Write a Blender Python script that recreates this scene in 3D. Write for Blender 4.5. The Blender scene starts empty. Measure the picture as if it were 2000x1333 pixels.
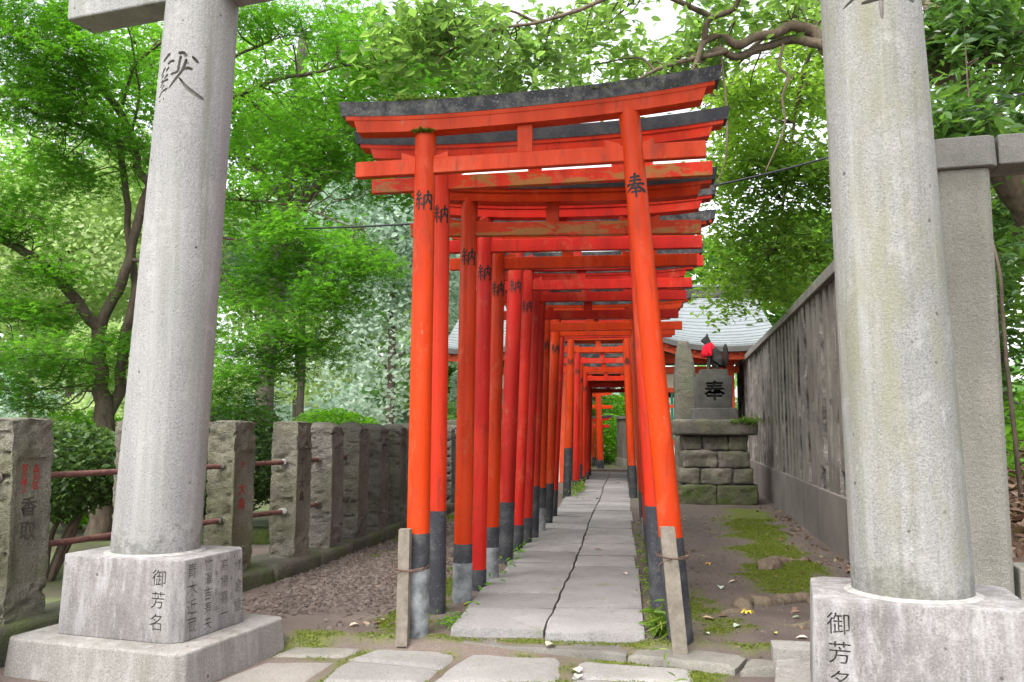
import bpy, bmesh, math, random
import numpy as np
from mathutils import Vector, Matrix, Euler

# ------------------------------------------------------------------ camera, sky, sun, exposure
S = bpy.context.scene
COL = S.collection
R = math.radians
cam_d = bpy.data.cameras.new('camera'); cam = bpy.data.objects.new('camera', cam_d); COL.objects.link(cam)
cam_d.sensor_width = 36.0; cam_d.lens = 29.7; cam_d.clip_end = 2000; cam_d.clip_start = 0.05
cam.location = (0, 0, 1.28)
cam.rotation_euler = (R(90 + 5.934), 0, R(7.215))
S.camera = cam

SUN_EL, SUN_AZ = R(58), R(205)          # azimuth measured from +Y clockwise: behind the camera, to the left
w = bpy.data.worlds.new('World'); S.world = w; w.use_nodes = True
wn = w.node_tree; bg = wn.nodes['Background']
sky = wn.nodes.new('ShaderNodeTexSky'); sky.sky_type = 'NISHITA'; sky.sun_disc = False
sky.sun_elevation = SUN_EL; sky.sun_rotation = SUN_AZ
sky.air_density = 1.0; sky.dust_density = 3.0; sky.ozone_density = 1.0
hs = wn.nodes.new('ShaderNodeHueSaturation'); hs.inputs['Saturation'].default_value = 0.22   # overcast: the same sky, almost white
wn.links.new(sky.outputs[0], hs.inputs['Color']); wn.links.new(hs.outputs[0], bg.inputs[0]); bg.inputs[1].default_value = 0.15
sl = bpy.data.lights.new('sun', 'SUN'); so = bpy.data.objects.new('sun', sl); COL.objects.link(so)
sl.energy = 0.8; sl.angle = R(40); sl.color = (1.0, 0.96, 0.9)
sd = Vector((math.sin(SUN_AZ)*math.cos(SUN_EL), math.cos(SUN_AZ)*math.cos(SUN_EL), math.sin(SUN_EL)))
so.rotation_euler = sd.to_track_quat('Z', 'Y').to_euler()
so.location = (-6, -10, 20)
S.view_settings.view_transform = 'Standard'; S.view_settings.look = 'None'
S.view_settings.gamma = 1.0; S.view_settings.exposure = 1.9
S.view_settings.use_curve_mapping = False
S.render.engine = 'CYCLES'
S.cycles.use_denoising = True
S.cycles.max_bounces = 8; S.cycles.transmission_bounces = 4; S.cycles.diffuse_bounces = 5
S.cycles.sample_clamp_indirect = 8

rnd = random.Random(7)
npr = np.random.default_rng(11)

# ------------------------------------------------------------------ numeric noise
def _hash(ix, iy, iz, seed):
    h = (ix.astype(np.int64)*374761393 + iy.astype(np.int64)*668265263 + iz.astype(np.int64)*2147483647 + seed*974634777) & 0x7fffffff
    h = ((h ^ (h >> 13))*1274126177) & 0x7fffffff
    h = h ^ (h >> 16)
    return (h & 0xffff)/65535.0
def vnoise(p, scale=1.0, seed=0):
    q = np.asarray(p, float)*scale
    i = np.floor(q).astype(np.int64); f = q - i; f = f*f*(3 - 2*f)
    r = 0
    for dx in (0, 1):
        for dy in (0, 1):
            for dz in (0, 1):
                wgt = (f[:, 0] if dx else 1 - f[:, 0])*(f[:, 1] if dy else 1 - f[:, 1])*(f[:, 2] if dz else 1 - f[:, 2])
                r = r + wgt*_hash(i[:, 0] + dx, i[:, 1] + dy, i[:, 2] + dz, seed)
    return r*2 - 1
def fnoise(p, scale=1.0, octv=4, seed=0):
    a = 1.0; t = 0; s = 0
    for k in range(octv):
        t = t + a*vnoise(p, scale*2**k, seed + k*17); s += a; a *= .5
    return t/s

# ------------------------------------------------------------------ object helpers
def link(o, parent=None):
    COL.objects.link(o)
    if parent is not None: o.parent = parent
    return o
def smooth(me, ang=40):
    me.polygons.foreach_set('use_smooth', np.ones(len(me.polygons), bool))
    if ang < 179: me.set_sharp_from_angle(angle=R(ang))
def obj(name, verts, faces, m, parent=None, sm=None, loc=None):
    me = bpy.data.meshes.new(name); me.from_pydata([tuple(map(float, v)) for v in verts], [], [tuple(map(int, f)) for f in faces]); me.update()
    if sm: smooth(me, sm)
    if m: me.materials.append(m)
    o = bpy.data.objects.new(name, me); link(o, parent)
    if loc is not None: o.location = loc
    return o
def quads_obj(name, v, q, m, parent=None, attr=None, sm=False):
    """fast mesh of quads from numpy arrays"""
    me = bpy.data.meshes.new(name); v = np.ascontiguousarray(v, np.float32); q = np.ascontiguousarray(q, np.int32)
    me.vertices.add(len(v)); me.vertices.foreach_set('co', v.ravel())
    me.loops.add(q.size); me.loops.foreach_set('vertex_index', q.ravel())
    me.polygons.add(len(q)); me.polygons.foreach_set('loop_start', np.arange(len(q), dtype=np.int32)*4)
    me.update(calc_edges=True)
    if attr is not None:
        a = me.attributes.new('rnd', 'FLOAT', 'FACE'); a.data.foreach_set('value', np.ascontiguousarray(attr, np.float32))
    me.polygons.foreach_set('use_smooth', np.full(len(q), bool(sm)))
    if m: me.materials.append(m)
    o = bpy.data.objects.new(name, me); link(o, parent); return o
def thing(name, label, cat, loc=(0, 0, 0), rz=0, group=None):
    o = bpy.data.objects.new(name, None); o.empty_display_size = .1; COL.objects.link(o)
    o.location = loc; o.rotation_euler = (0, 0, rz); o['label'] = label; o['category'] = cat
    if group: o['group'] = group
    return o
def tag(o, label=None, cat=None, group=None, kind=None):
    if label: o['label'] = label
    if cat: o['category'] = cat
    if group: o['group'] = group
    if kind: o['kind'] = kind
    return o
def copy_tree(o, parent=None):
    c = o.copy(); link(c, parent)
    for ch in list(o.children): copy_tree(ch, c)
    return c

def boxv(x0, x1, y0, y1, z0, z1):
    v = [(x0,y0,z0),(x1,y0,z0),(x1,y1,z0),(x0,y1,z0),(x0,y0,z1),(x1,y0,z1),(x1,y1,z1),(x0,y1,z1)]
    f = [(0,3,2,1),(4,5,6,7),(0,1,5,4),(1,2,6,5),(2,3,7,6),(3,0,4,7)]
    return v, f
def bevel_mesh(me, w, seg=2):
    bm = bmesh.new(); bm.from_mesh(me)
    bmesh.ops.bevel(bm, geom=[e for e in bm.edges], offset=w, segments=seg, profile=.5, affect='EDGES', clamp_overlap=True)
    bm.to_mesh(me); bm.free()
def box(name, x0, x1, y0, y1, z0, z1, m, parent=None, bev=.004, seg=1):
    v, f = boxv(x0, x1, y0, y1, z0, z1)
    o = obj(name, v, f, m, parent)
    if bev: bevel_mesh(o.data, bev, seg)
    return o
def hexa(name, bot, top, m, parent=None, bev=.004):
    """a prism between two rings of points (each a list of xyz)"""
    n = len(bot); v = list(bot) + list(top)
    f = [tuple(reversed(range(n))), tuple(range(n, 2*n))] + [(i, (i+1) % n, n + (i+1) % n, n + i) for i in range(n)]
    o = obj(name, v, f, m, parent)
    if bev: bevel_mesh(o.data, bev, 2)
    return o
def grid_box(hx, hy, z0, z1, nx, ny, nz):
    """subdivided box, quads; returns (verts Nx3, quads)"""
    idx = {}; V = []; F = []
    xs = np.linspace(-hx, hx, nx+1); ys = np.linspace(-hy, hy, ny+1); zs = np.linspace(z0, z1, nz+1)
    def vid(i, j, k):
        key = (i, j, k)
        if key not in idx: idx[key] = len(V); V.append((xs[i], ys[j], zs[k]))
        return idx[key]
    for j in range(ny):
        for k in range(nz):
            F.append((vid(0,j,k), vid(0,j,k+1), vid(0,j+1,k+1), vid(0,j+1,k)))
            F.append((vid(nx,j,k), vid(nx,j+1,k), vid(nx,j+1,k+1), vid(nx,j,k+1)))
    for i in range(nx):
        for k in range(nz):
            F.append((vid(i,0,k), vid(i+1,0,k), vid(i+1,0,k+1), vid(i,0,k+1)))
            F.append((vid(i,ny,k), vid(i,ny,k+1), vid(i+1,ny,k+1), vid(i+1,ny,k)))
    for i in range(nx):
        for j in range(ny):
            F.append((vid(i,j,0), vid(i,j+1,0), vid(i+1,j+1,0), vid(i+1,j,0)))
            F.append((vid(i,j,nz), vid(i+1,j,nz), vid(i+1,j+1,nz), vid(i,j+1,nz)))
    return np.array(V), np.array(F)
def rough_block(name, hx, hy, z0, z1, m, parent, res=.03, amp=.01, rnd_edge=.02, scale=9, seed=0, loc=None, taper=0, sm=60, shape=None):
    nx = max(2, int(2*hx/res)); ny = max(2, int(2*hy/res)); nz = max(2, int((z1-z0)/res))
    v, f = grid_box(hx, hy, z0, z1, nx, ny, nz)
    c = np.array([0, 0, (z0+z1)/2]); h = np.array([hx, hy, (z1-z0)/2])
    d = v - c; lim = h - rnd_edge
    inner = np.clip(d, -lim, lim); o = d - inner; L = np.linalg.norm(o, axis=1, keepdims=True)
    d = np.where(L > 1e-9, inner + o/np.maximum(L, 1e-9)*np.minimum(L, rnd_edge), d)
    nrm = np.where(L > 1e-9, o/np.maximum(L, 1e-9), 0)
    sp = np.array([seed*3.71, seed*1.37, seed*7.13])
    n = fnoise(d + sp, scale, 4, seed)
    d = d + nrm*(n*amp)[:, None]
    if taper: d[:, :2] *= (1 - taper*((d[:, 2] + h[2])/(2*h[2])))[:, None]
    p = d + c
    if shape: p = shape(p)
    ob = quads_obj(name, p, f, m, parent, sm=True)
    if sm < 179: ob.data.set_sharp_from_angle(angle=R(sm))
    if loc is not None: ob.location = loc
    return ob
def ring_solid(rings, close=True):
    """stack of rings (each Nx3) -> verts, faces with caps"""
    n = len(rings[0]); V = [tuple(p) for r in rings for p in r]; F = []
    for k in range(len(rings)-1):
        for i in range(n):
            j = (i+1) % n; F.append((k*n+i, k*n+j, (k+1)*n+j, (k+1)*n+i))
    if close:
        F.append(tuple(reversed(range(n)))); F.append(tuple(range((len(rings)-1)*n, len(rings)*n)))
    return V, F
def post_rings(p0, p1, r0, r1, n=24, k=2, z_exp=1.0):
    p0, p1 = np.array(p0, float), np.array(p1, float); a = np.arange(n)*2*math.pi/n
    out = []
    for t in np.linspace(0, 1, k):
        c = p0 + (p1-p0)*t; r = r0 + (r1-r0)*t
        out.append(np.stack([c[0] + r*np.cos(a), c[1] + r*np.sin(a), np.full(n, c[2])], 1))
    return out
def catmull(P, sub=5):
    P = np.array(P, float)
    Q = np.vstack([2*P[0]-P[1], P, 2*P[-1]-P[-2]]); out = []
    for i in range(1, len(Q)-2):
        for t in np.arange(sub)/sub:
            a, b, c, d = Q[i-1], Q[i], Q[i+1], Q[i+2]
            out.append(.5*((2*b) + (-a+c)*t + (2*a-5*b+4*c-d)*t*t + (-a+3*b-3*c+d)*t**3))
    out.append(P[-1]); return np.array(out)
def tube_arrays(P, n=7, sub=4, wob=0.0, seed=0):
    """P: points with radius (x,y,z,r) -> verts, quads"""
    C = catmull(P, sub) if sub > 1 else np.array(P, float)
    pts = C[:, :3]; rad = np.maximum(C[:, 3], .0015)
    if wob: pts = pts + np.stack([vnoise(pts, 6, seed), vnoise(pts, 6, seed+1), vnoise(pts, 6, seed+2)], 1)*wob*rad[:, None]
    T = np.gradient(pts, axis=0); T /= np.linalg.norm(T, axis=1, keepdims=True) + 1e-9
    up = np.array([0, 0, 1.0]); U = np.cross(T, up); bad = np.linalg.norm(U, axis=1) < .05
    U[bad] = np.cross(T[bad], np.array([1.0, 0, 0])); U /= np.linalg.norm(U, axis=1, keepdims=True)
    # keep frames from flipping
    for i in range(1, len(U)):
        U[i] = U[i-1] - T[i]*(U[i-1] @ T[i]); U[i] /= np.linalg.norm(U[i]) + 1e-9
    W = np.cross(T, U)
    a = np.arange(n)*2*math.pi/n
    v = pts[:, None, :] + rad[:, None, None]*(np.cos(a)[None, :, None]*U[:, None, :] + np.sin(a)[None, :, None]*W[:, None, :])
    k = len(pts); v = v.reshape(-1, 3); i = np.arange(k-1)[:, None]*n; j = np.arange(n)[None, :]; j2 = (j+1) % n
    q = np.stack([i+j, i+j2, i+n+j2, i+n+j], -1).reshape(-1, 4)
    return v, q
def merge(parts):
    V = []; Q = []; b = 0
    for v, q in parts:
        V.append(v); Q.append(q + b); b += len(v)
    return np.vstack(V), np.vstack(Q)

# ------------------------------------------------------------------ materials
class M:
    def __init__(s, name):
        s.m = bpy.data.materials.new(name); s.m.use_nodes = True; s.nt = s.m.node_tree; s.n = s.nt.nodes
        s.bsdf = s.n['Principled BSDF']; s.out = s.n['Material Output']; s._pos = None
    def add(s, t, **kw):
        nd = s.n.new(t)
        for k, v in kw.items():
            if hasattr(nd, k) and k not in nd.inputs: setattr(nd, k, v)
            else: s.set(nd.inputs[k], v)
        return nd
    def set(s, inp, v):
        if isinstance(v, bpy.types.NodeSocket): s.nt.links.new(v, inp)
        else:
            if isinstance(v, tuple) and len(v) == 3 and inp.type == 'RGBA': v = v + (1,)
            inp.default_value = v
    def pos(s, scale=(1, 1, 1)):
        if s._pos is None: s._pos = s.n.new('ShaderNodeNewGeometry').outputs['Position']
        if scale == (1, 1, 1): return s._pos
        mp = s.add('ShaderNodeVectorMath', operation='MULTIPLY'); s.nt.links.new(s._pos, mp.inputs[0]); mp.inputs[1].default_value = scale
        return mp.outputs[0]
    def noise(s, sc, detail=4, rough=.55, vec=None, dist=0):
        nd = s.add('ShaderNodeTexNoise', Scale=sc, Detail=detail, Roughness=rough, Distortion=dist)
        s.nt.links.new(vec or s.pos(), nd.inputs['Vector']); return nd.outputs[0]
    def voro(s, sc, feat='F1', vec=None):
        nd = s.add('ShaderNodeTexVoronoi', feature=feat, Scale=sc); s.nt.links.new(vec or s.pos(), nd.inputs['Vector']); return nd
    def ramp(s, fac, stops, interp='LINEAR'):
        nd = s.n.new('ShaderNodeValToRGB'); nd.color_ramp.interpolation = interp; e = nd.color_ramp.elements
        while len(e) > 1: e.remove(e[-1])
        for i, (p, c) in enumerate(stops):
            if not isinstance(c, tuple): c = (c, c, c)
            k = e[0] if i == 0 else e.new(p)
            k.position = p; k.color = c + (1,) if len(c) == 3 else c
        s.nt.links.new(fac, nd.inputs[0]); return nd.outputs[0]
    def mix(s, fac, a, b, mode='MIX'):
        nd = s.n.new('ShaderNodeMix'); nd.data_type = 'RGBA'; nd.blend_type = mode
        s.set(nd.inputs[0], fac); s.set(nd.inputs[6], a); s.set(nd.inputs[7], b); return nd.outputs[2]
    def math(s, op, a, b=0.5, c=None):
        nd = s.n.new('ShaderNodeMath'); nd.operation = op; s.set(nd.inputs[0], a); s.set(nd.inputs[1], b)
        if c is not None: s.set(nd.inputs[2], c)
        return nd.outputs[0]
    def bump(s, h, strength=.5, dist=.01, normal=None):
        nd = s.add('ShaderNodeBump', Strength=strength, Distance=dist, Height=h)
        if normal: s.nt.links.new(normal, nd.inputs['Normal'])
        return nd.outputs[0]
    def fin(s, col=None, rough=None, normal=None, spec=None):
        if col is not None: s.set(s.bsdf.inputs['Base Color'], col)
        if rough is not None: s.set(s.bsdf.inputs['Roughness'], rough)
        if normal is not None: s.set(s.bsdf.inputs['Normal'], normal)
        if spec is not None: s.set(s.bsdf.inputs['Specular IOR Level'], spec)
        return s.m
    def z(s):
        nd = s.n.new('ShaderNodeSeparateXYZ'); s.nt.links.new(s.pos(), nd.inputs[0]); return nd.outputs

def m_granite(name, c=(.43, .42, .41), warm=(.50, .48, .46), stain=(.22, .23, .18), stain_amt=.5, pit=1.0, foot=None, runs=0.0, tint=0.0):
    k = M(name)
    big = k.noise(1.1, 3); streak = k.noise(2.2, 4, vec=k.pos((2.2, 2.2, .35)))
    base = k.mix(k.ramp(big, [(.35, 0.0), (.65, 1.0)]), c, warm)
    sp = k.noise(110, 3, .7); base = k.mix(1.0, base, k.ramp(sp, [(.30, .55), (.45, .90), (.58, 1.06), (.70, 1.28)]), 'MULTIPLY')
    v = k.voro(85); base = k.mix(k.ramp(v.outputs[0], [(.0, .55), (.17, 0.0)]), base, (.12, .12, .11))
    pv = k.voro(7.5); base = k.mix(k.ramp(pv.outputs[0], [(.0, .85), (.055, .8), (.075, 0.0)]), base, (.05, .05, .045))
    st = k.ramp(streak, [(.50, 0.0), (.68, stain_amt)]); base = k.mix(st, base, stain)
    lich = k.noise(6, 6, .7); base = k.mix(k.ramp(lich, [(.55, 0.0), (.68, .4)]), base, (.42, .41, .39))
    drip = k.noise(1.6, 5, .7, vec=k.pos((5, 5, .22))); base = k.mix(k.ramp(drip, [(.52, 0.0), (.70, .55)]), base, (.37, .365, .35)); base = k.mix(k.ramp(drip, [(.30, .60), (.45, 0.0)]), base, (.135, .135, .105))
    if runs:
        rn_ = k.noise(13, 6, .75, vec=k.pos((1, 1, .28))); base = k.mix(k.ramp(rn_, [(.50, 0.0), (.63, runs)]), base, (.38, .37, .37)); base = k.mix(k.ramp(rn_, [(.34, runs), (.46, 0.0)]), base, (.12, .11, .11))
    if tint:
        tn = k.noise(1.9, 5, .7, vec=k.pos((2.5, 2.5, .6))); base = k.mix(k.ramp(tn, [(.50, 0.0), (.66, tint)]), base, (.20, .20, .115))
    if foot is not None:      # dark lichen colonising the foot of the stone, in blotches
        hgt = k.math('MULTIPLY_ADD', k.z()[2], -1/.28, (foot + .28)/.28); bl = k.noise(17, 6, .75); bl2 = k.noise(5, 3, .6)
        msk = k.ramp(k.math('ADD', k.math('MULTIPLY', bl, .9), k.math('ADD', k.math('MULTIPLY', hgt, .33), k.math('MULTIPLY', bl2, .25))), [(.77, 0.0), (.90, .62)]); base = k.mix(msk, base, (.10, .10, .088))
    h = k.math('ADD', k.noise(75, 4, .7), k.math('MULTIPLY', k.ramp(v.outputs[0], [(0, 0.0), (.25, 1.0)]), .5*pit))
    return k.fin(base, .88, k.bump(h, .7, .006), .25)
def m_tuff(name, c1=(.255, .24, .19), c2=(.14, .13, .10), moss=(.135, .145, .06), mamt=.5, bscale=28, bd=.02):
    k = M(name)
    n1 = k.noise(3.0, 5, .6); base = k.mix(k.ramp(n1, [(.35, 0.0), (.65, 1.0)]), c2, c1)
    sp = k.noise(90, 3, .7); base = k.mix(1.0, base, k.ramp(sp, [(.3, .6), (.5, 1.0), (.7, 1.35)]), 'MULTIPLY')
    ms = k.noise(2.1, 5, .65); base = k.mix(k.ramp(ms, [(.46, 0.0), (.62, mamt)]), base, moss)
    li = k.noise(20, 4, .7); base = k.mix(k.ramp(li, [(.64, 0.0), (.72, .5)]), base, (.26, .25, .22))
    h = k.math('ADD', k.noise(bscale, 5, .65), k.math('MULTIPLY', k.noise(bscale*4, 3, .6), .4))
    return k.fin(base, .93, k.bump(h, 1.0, bd*1.6), .2)
def m_concrete(name, c1=(.19, .175, .16), c2=(.12, .112, .105), stain=(.07, .065, .06), bd=.006, sc=1.0):
    k = M(name)
    n1 = k.noise(2.4*sc, 5, .6); base = k.mix(k.ramp(n1, [(.35, 0.0), (.65, 1.0)]), c2, c1)
    st = k.noise(5*sc, 4, .6, vec=k.pos((1, 1, .16))); base = k.mix(k.ramp(st, [(.50, 0.0), (.68, .45)]), base, stain)
    sp = k.noise(140, 3, .75); base = k.mix(1.0, base, k.ramp(sp, [(.3, .65), (.5, 1.0), (.7, 1.3)]), 'MULTIPLY')
    h = k.math('ADD', k.noise(40, 5, .65), k.math('MULTIPLY', sp, .5))
    return k.fin(base, .9, k.bump(h, .7, bd), .25)
def m_vermilion(name, worn=0.0):
    k = M(name)
    oi = k.n.new('ShaderNodeObjectInfo'); col = oi.outputs['Color']
    n1 = k.noise(2.0, 4, .6, vec=k.pos((3, 3, .5)))
    dark = k.mix(1.0, col, (.62, .50, .62), 'MULTIPLY'); base = k.mix(k.ramp(n1, [(.42, 0.0), (.72, .85)]), col, dark); fd = k.noise(1.9, 5, .7, vec=k.pos((2, 2, 1.0))); base = k.mix(k.ramp(fd, [(.55, 0.0), (.70, .45)]), base, (.56, .12, .055))
    sun = k.noise(1.3, 3, .6); base = k.mix(k.ramp(sun, [(.5, 0.0), (.72, .35)]), base, (.55, .065, .018))
    if worn:
        wn_ = k.noise(3.2, 6, .7, vec=k.pos((1.0, 2, 3.2)), dist=.4); base = k.mix(k.ramp(wn_, [(.515, 0.0), (.56, worn)]), base, (.26, .145, .04))
    chip = k.noise(21, 6, .8, vec=k.pos((1, 1, .35))); base = k.mix(k.ramp(chip, [(.655, 0.0), (.685, .75)]), base, (.30, .17, .10))
    patch = k.noise(2.7, 6, .75, vec=k.pos((1, 1, .5)), dist=.5); base = k.mix(k.ramp(patch, [(.60, 0.0), (.66, .32)]), base, (.36, .12, .065))
    dirt = k.noise(10, 6, .8, vec=k.pos((1.6, 1.6, .22))); base = k.mix(k.ramp(dirt, [(.54, 0.0), (.72, .75)]), base, (.12, .03, .018))
    h = k.math('ADD', k.noise(16, 4, .6, vec=k.pos((1, 1, .15))), k.math('MULTIPLY', chip, .3))
    return k.fin(base, k.ramp(n1, [(.3, .30), (.7, .52)]), k.bump(h, .35, .005), .17)
def m_black(name, lichen=.6, base_c=(.030, .032, .040)):
    k = M(name)
    n1 = k.noise(7, 5, .7); base = k.mix(k.ramp(n1, [(.46, 0.0), (.68, lichen)]), base_c, (.20, .20, .18))
    g = k.noise(4, 5, .7); base = k.mix(k.ramp(g, [(.58, 0.0), (.72, lichen*.7)]), base, (.10, .12, .05))
    f = k.noise(55, 4, .75); base = k.mix(k.ramp(f, [(.56, 0.0), (.68, lichen*.8)]), base, (.30, .30, .27))
    return k.fin(base, .62, k.bump(k.noise(45, 4, .6), .4, .004), .4)
def m_plain(name, c, rough=.7, var=.25, sc=9, bd=.003, spec=.3, bsc=60):
    k = M(name); n = k.noise(sc, 5, .65)
    base = k.mix(1.0, c, k.ramp(n, [(.3, 1 - var), (.7, 1 + var)]), 'MULTIPLY')
    return k.fin(base, rough, k.bump(k.noise(bsc, 4, .6), .5, bd), spec)
def m_leaf(name, cols, transl=.45, rough=.5, spec=.35, tcol=None):
    k = M(name)
    at = k.add('ShaderNodeAttribute', attribute_name='rnd'); n = len(cols)
    col = k.ramp(at.outputs['Fac'], [(i/(n-1) if n > 1 else 0, c) for i, c in enumerate(cols)])
    k.fin(col, rough, None, spec)
    tr = k.n.new('ShaderNodeBsdfTranslucent')
    tc = k.mix(1.0, col, tcol or (1.9, 2.0, .85), 'MULTIPLY'); k.nt.links.new(tc, tr.inputs[0])
    mx = k.n.new('ShaderNodeMixShader'); mx.inputs[0].default_value = transl
    k.nt.links.new(k.bsdf.outputs[0], mx.inputs[1]); k.nt.links.new(tr.outputs[0], mx.inputs[2]); k.nt.links.new(mx.outputs[0], k.out.inputs[0])
    return k.m
def m_bark(name, c1=(.13, .095, .07), c2=(.055, .042, .033), moss=0.0, sc=1.0):
    k = M(name); n = k.noise(16*sc, 5, .7, vec=k.pos((1, 1, .3))); base = k.mix(k.ramp(n, [(.35, 0.0), (.66, 1.0)]), c2, c1)
    g = k.noise(5, 4, .6); base = k.mix(k.ramp(g, [(.48, 0.0), (.66, .4 + moss)]), base, (.12, .125, .075))
    return k.fin(base, .93, k.bump(k.math('ADD', n, k.math('MULTIPLY', k.noise(70, 3), .4)), .9, .02), .2)

MAT = dict(
    granite=m_granite('granite', c=(.245, .241, .237), warm=(.295, .288, .281), foot=.56),
    granite_green=m_granite('granite_green', c=(.215, .214, .204), warm=(.255, .25, .237), stain=(.16, .165, .10), stain_amt=.75, foot=.56, tint=.55),
    plinth=m_granite('plinth_granite', c=(.192, .181, .176), warm=(.242, .229, .222), stain=(.13, .115, .115), stain_amt=.55, runs=.55),
    step=m_granite('step_granite', c=(.22, .205, .19), warm=(.27, .255, .232), stain=(.11, .10, .08), stain_amt=.6),
    carve=m_plain('carved_recess', (.23, .22, .205), .95, .25), engraved=m_plain('engraved_dark', (.055, .05, .04), .95, .3),
    mortar=m_plain('mortar', (.30, .29, .27), .95, .35, 25), mortar_old=m_plain('old_mortar', (.12, .11, .09), .95, .4, 25),
    tuff=m_tuff('tuff'), tuff_grey=m_tuff('tuff_grey', (.195, .178, .155), (.115, .104, .09), mamt=.25, bscale=18, bd=.02),
    panel=m_tuff('tuff_panel', (.19, .17, .12), (.13, .12, .085), mamt=.35, bscale=60, bd=.004),
    kerb=m_tuff('mossy_kerb', (.15, .14, .11), (.09, .085, .07), (.085, .11, .03), .8),
    foxbase=m_tuff('fox_base_stone', (.21, .19, .155), (.11, .10, .085), (.11, .13, .05), .45, 22, .02),
    foxmoss=m_tuff('fox_base_moss', (.13, .13, .08), (.075, .08, .045), (.075, .11, .022), .9, 22, .02),
    dark_stone=m_tuff('dark_stone', (.115, .108, .102), (.07, .066, .064), (.075, .08, .05), .3, 50, .004),
    stele=m_tuff('stele_stone', (.17, .15, .125), (.10, .09, .08), (.13, .15, .085), .6, 12, .02),
    concrete=m_concrete('old_concrete', (.215, .198, .172), (.135, .124, .108), (.085, .078, .068)), concrete_base=m_concrete('concrete_base', (.20, .18, .16), (.14, .125, .115), (.085, .078, .068), .003, .6),
    aggregate=m_tuff('crumbling_aggregate', (.46, .43, .40), (.05, .045, .04), (.10, .10, .07), .15, 24, .03),
    endpost=m_concrete('washed_concrete', (.30, .288, .245), (.22, .21, .18), (.16, .155, .12), .022, .6),
    cap=m_concrete('coping_concrete', (.26, .248, .222), (.185, .177, .158), (.12, .113, .10), .008),
    red=m_vermilion('vermilion_paint'), redworn=m_vermilion('worn_vermilion_paint', .8),
    black=m_black('weathered_black', .75), blackclean=m_black('black_paint', .22), band=m_black('black_band', .28, (.028, .029, .036)),
    sleeve=m_plain('zinc_sleeve', (.17, .18, .182), .6, .75, 9, .002, .5), woodgrey=m_plain('grey_stake', (.185, .16, .128), .9, .35, 14),
    ink=m_plain('ink', (.012, .012, .012), .6, .2), redink=m_plain('red_lettering', (.30, .035, .03), .8, .3),
    rust=m_plain('rusty_pipe', (.135, .062, .05), .8, .55, 26), wire=m_plain('rusty_wire', (.10, .06, .045), .7, .3), rubber=m_plain('cable_sheath', (.02, .022, .026), .5, .1),
    slab=None, bark=m_bark('maple_bark'), barkbig=m_bark('camphor_bark', (.19, .142, .10), (.078, .06, .045), 0, .7), barkfar=m_bark('far_bark', (.16, .13, .11), (.09, .075, .065)),
    maple=m_leaf('maple_leaf', [(.042, .120, .013), (.066, .168, .019), (.090, .215, .025), (.13, .27, .038)], .62, tcol=(1.9, 2.1, .85)),
    backleaf=m_leaf('back_leaf', [(.060, .145, .024), (.090, .195, .034), (.125, .25, .05)], .62, tcol=(1.95, 2.1, 1.0)),
    over=m_leaf('broad_leaf', [(.075, .135, .042), (.105, .180, .055), (.140, .230, .070), (.19, .29, .095)], .6, .38, tcol=(2.1, 2.15, 1.2)),
    rightleaf=m_leaf('camphor_leaf', [(.065, .120, .024), (.095, .170, .034), (.130, .22, .044), (.18, .28, .06)], .62, .38, tcol=(2.3, 2.35, 1.0)),
    glossy=m_leaf('glossy_leaf', [(.032, .070, .026), (.055, .12, .032), (.080, .165, .038), (.11, .205, .045), (.13, .24, .045)], .4, .24, .6),
    hedge=m_leaf('hedge_leaf', [(.030, .062, .018), (.055, .105, .030), (.085, .150, .045), (.13, .20, .075)], .4, tcol=(1.6, 1.7, .9)),
    hedgey=m_leaf('bright_hedge_leaf', [(.07, .18, .015), (.13, .30, .02), (.20, .38, .035)], .5),
    pale=m_leaf('haze_pale_leaf', [(.32, .42, .33), (.42, .53, .43), (.55, .65, .55)], .6, tcol=(1.2, 1.22, 1.15)),  # far haze painted in: leaf colour lightened for the distant trees
    palegreen=m_leaf('haze_pale_yellow_leaf', [(.30, .42, .15), (.42, .54, .25), (.55, .64, .38)], .6, tcol=(1.2, 1.25, .9)),  # lightened leaf colour stands in for hazy brightness on the far trees
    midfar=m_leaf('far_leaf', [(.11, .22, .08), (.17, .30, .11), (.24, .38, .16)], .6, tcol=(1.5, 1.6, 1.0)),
    grass=m_leaf('grass_blade', [(.08, .15, .02), (.13, .22, .035), (.22, .28, .06)], .4),
    moss=m_leaf('moss_tuft', [(.070, .095, .010), (.11, .145, .016), (.16, .19, .03)], .25, .9, .1),
    litter=m_leaf('leaf_litter', [(.06, .038, .026), (.13, .075, .05), (.21, .135, .095), (.30, .22, .17)], .15, .8, .2),
    pebble=m_leaf('pebbles', [(.075, .057, .047), (.115, .090, .076), (.165, .135, .118)], .0, .9, .2),
    dryleaf=None, plaster=m_plain('cream_plaster', (.55, .50, .40), .9, .08), timber=m_plain('red_timber', (.62, .075, .025), .5, .15, 4), green=m_plain('green_lattice', (.02, .17, .13), .5, .15),
    rooft=m_plain('pale_copper_roof', (.19, .21, .215), .45, .15, 5, .002, .4), roofedge=m_plain('roof_edge', (.085, .08, .075), .7, .2), bib=m_plain('red_bib', (.55, .012, .03), .85, .2, 18, .004, .1), foxstone=m_tuff('fox_stone', (.055, .053, .05), (.03, .03, .03), (.06, .06, .045), .25, 60, .004),
    bib_thread=m_plain('thread', (.4, .02, .03), .8), white=m_plain('white_paint', (.7, .68, .62), .7, .1),
)
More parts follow.
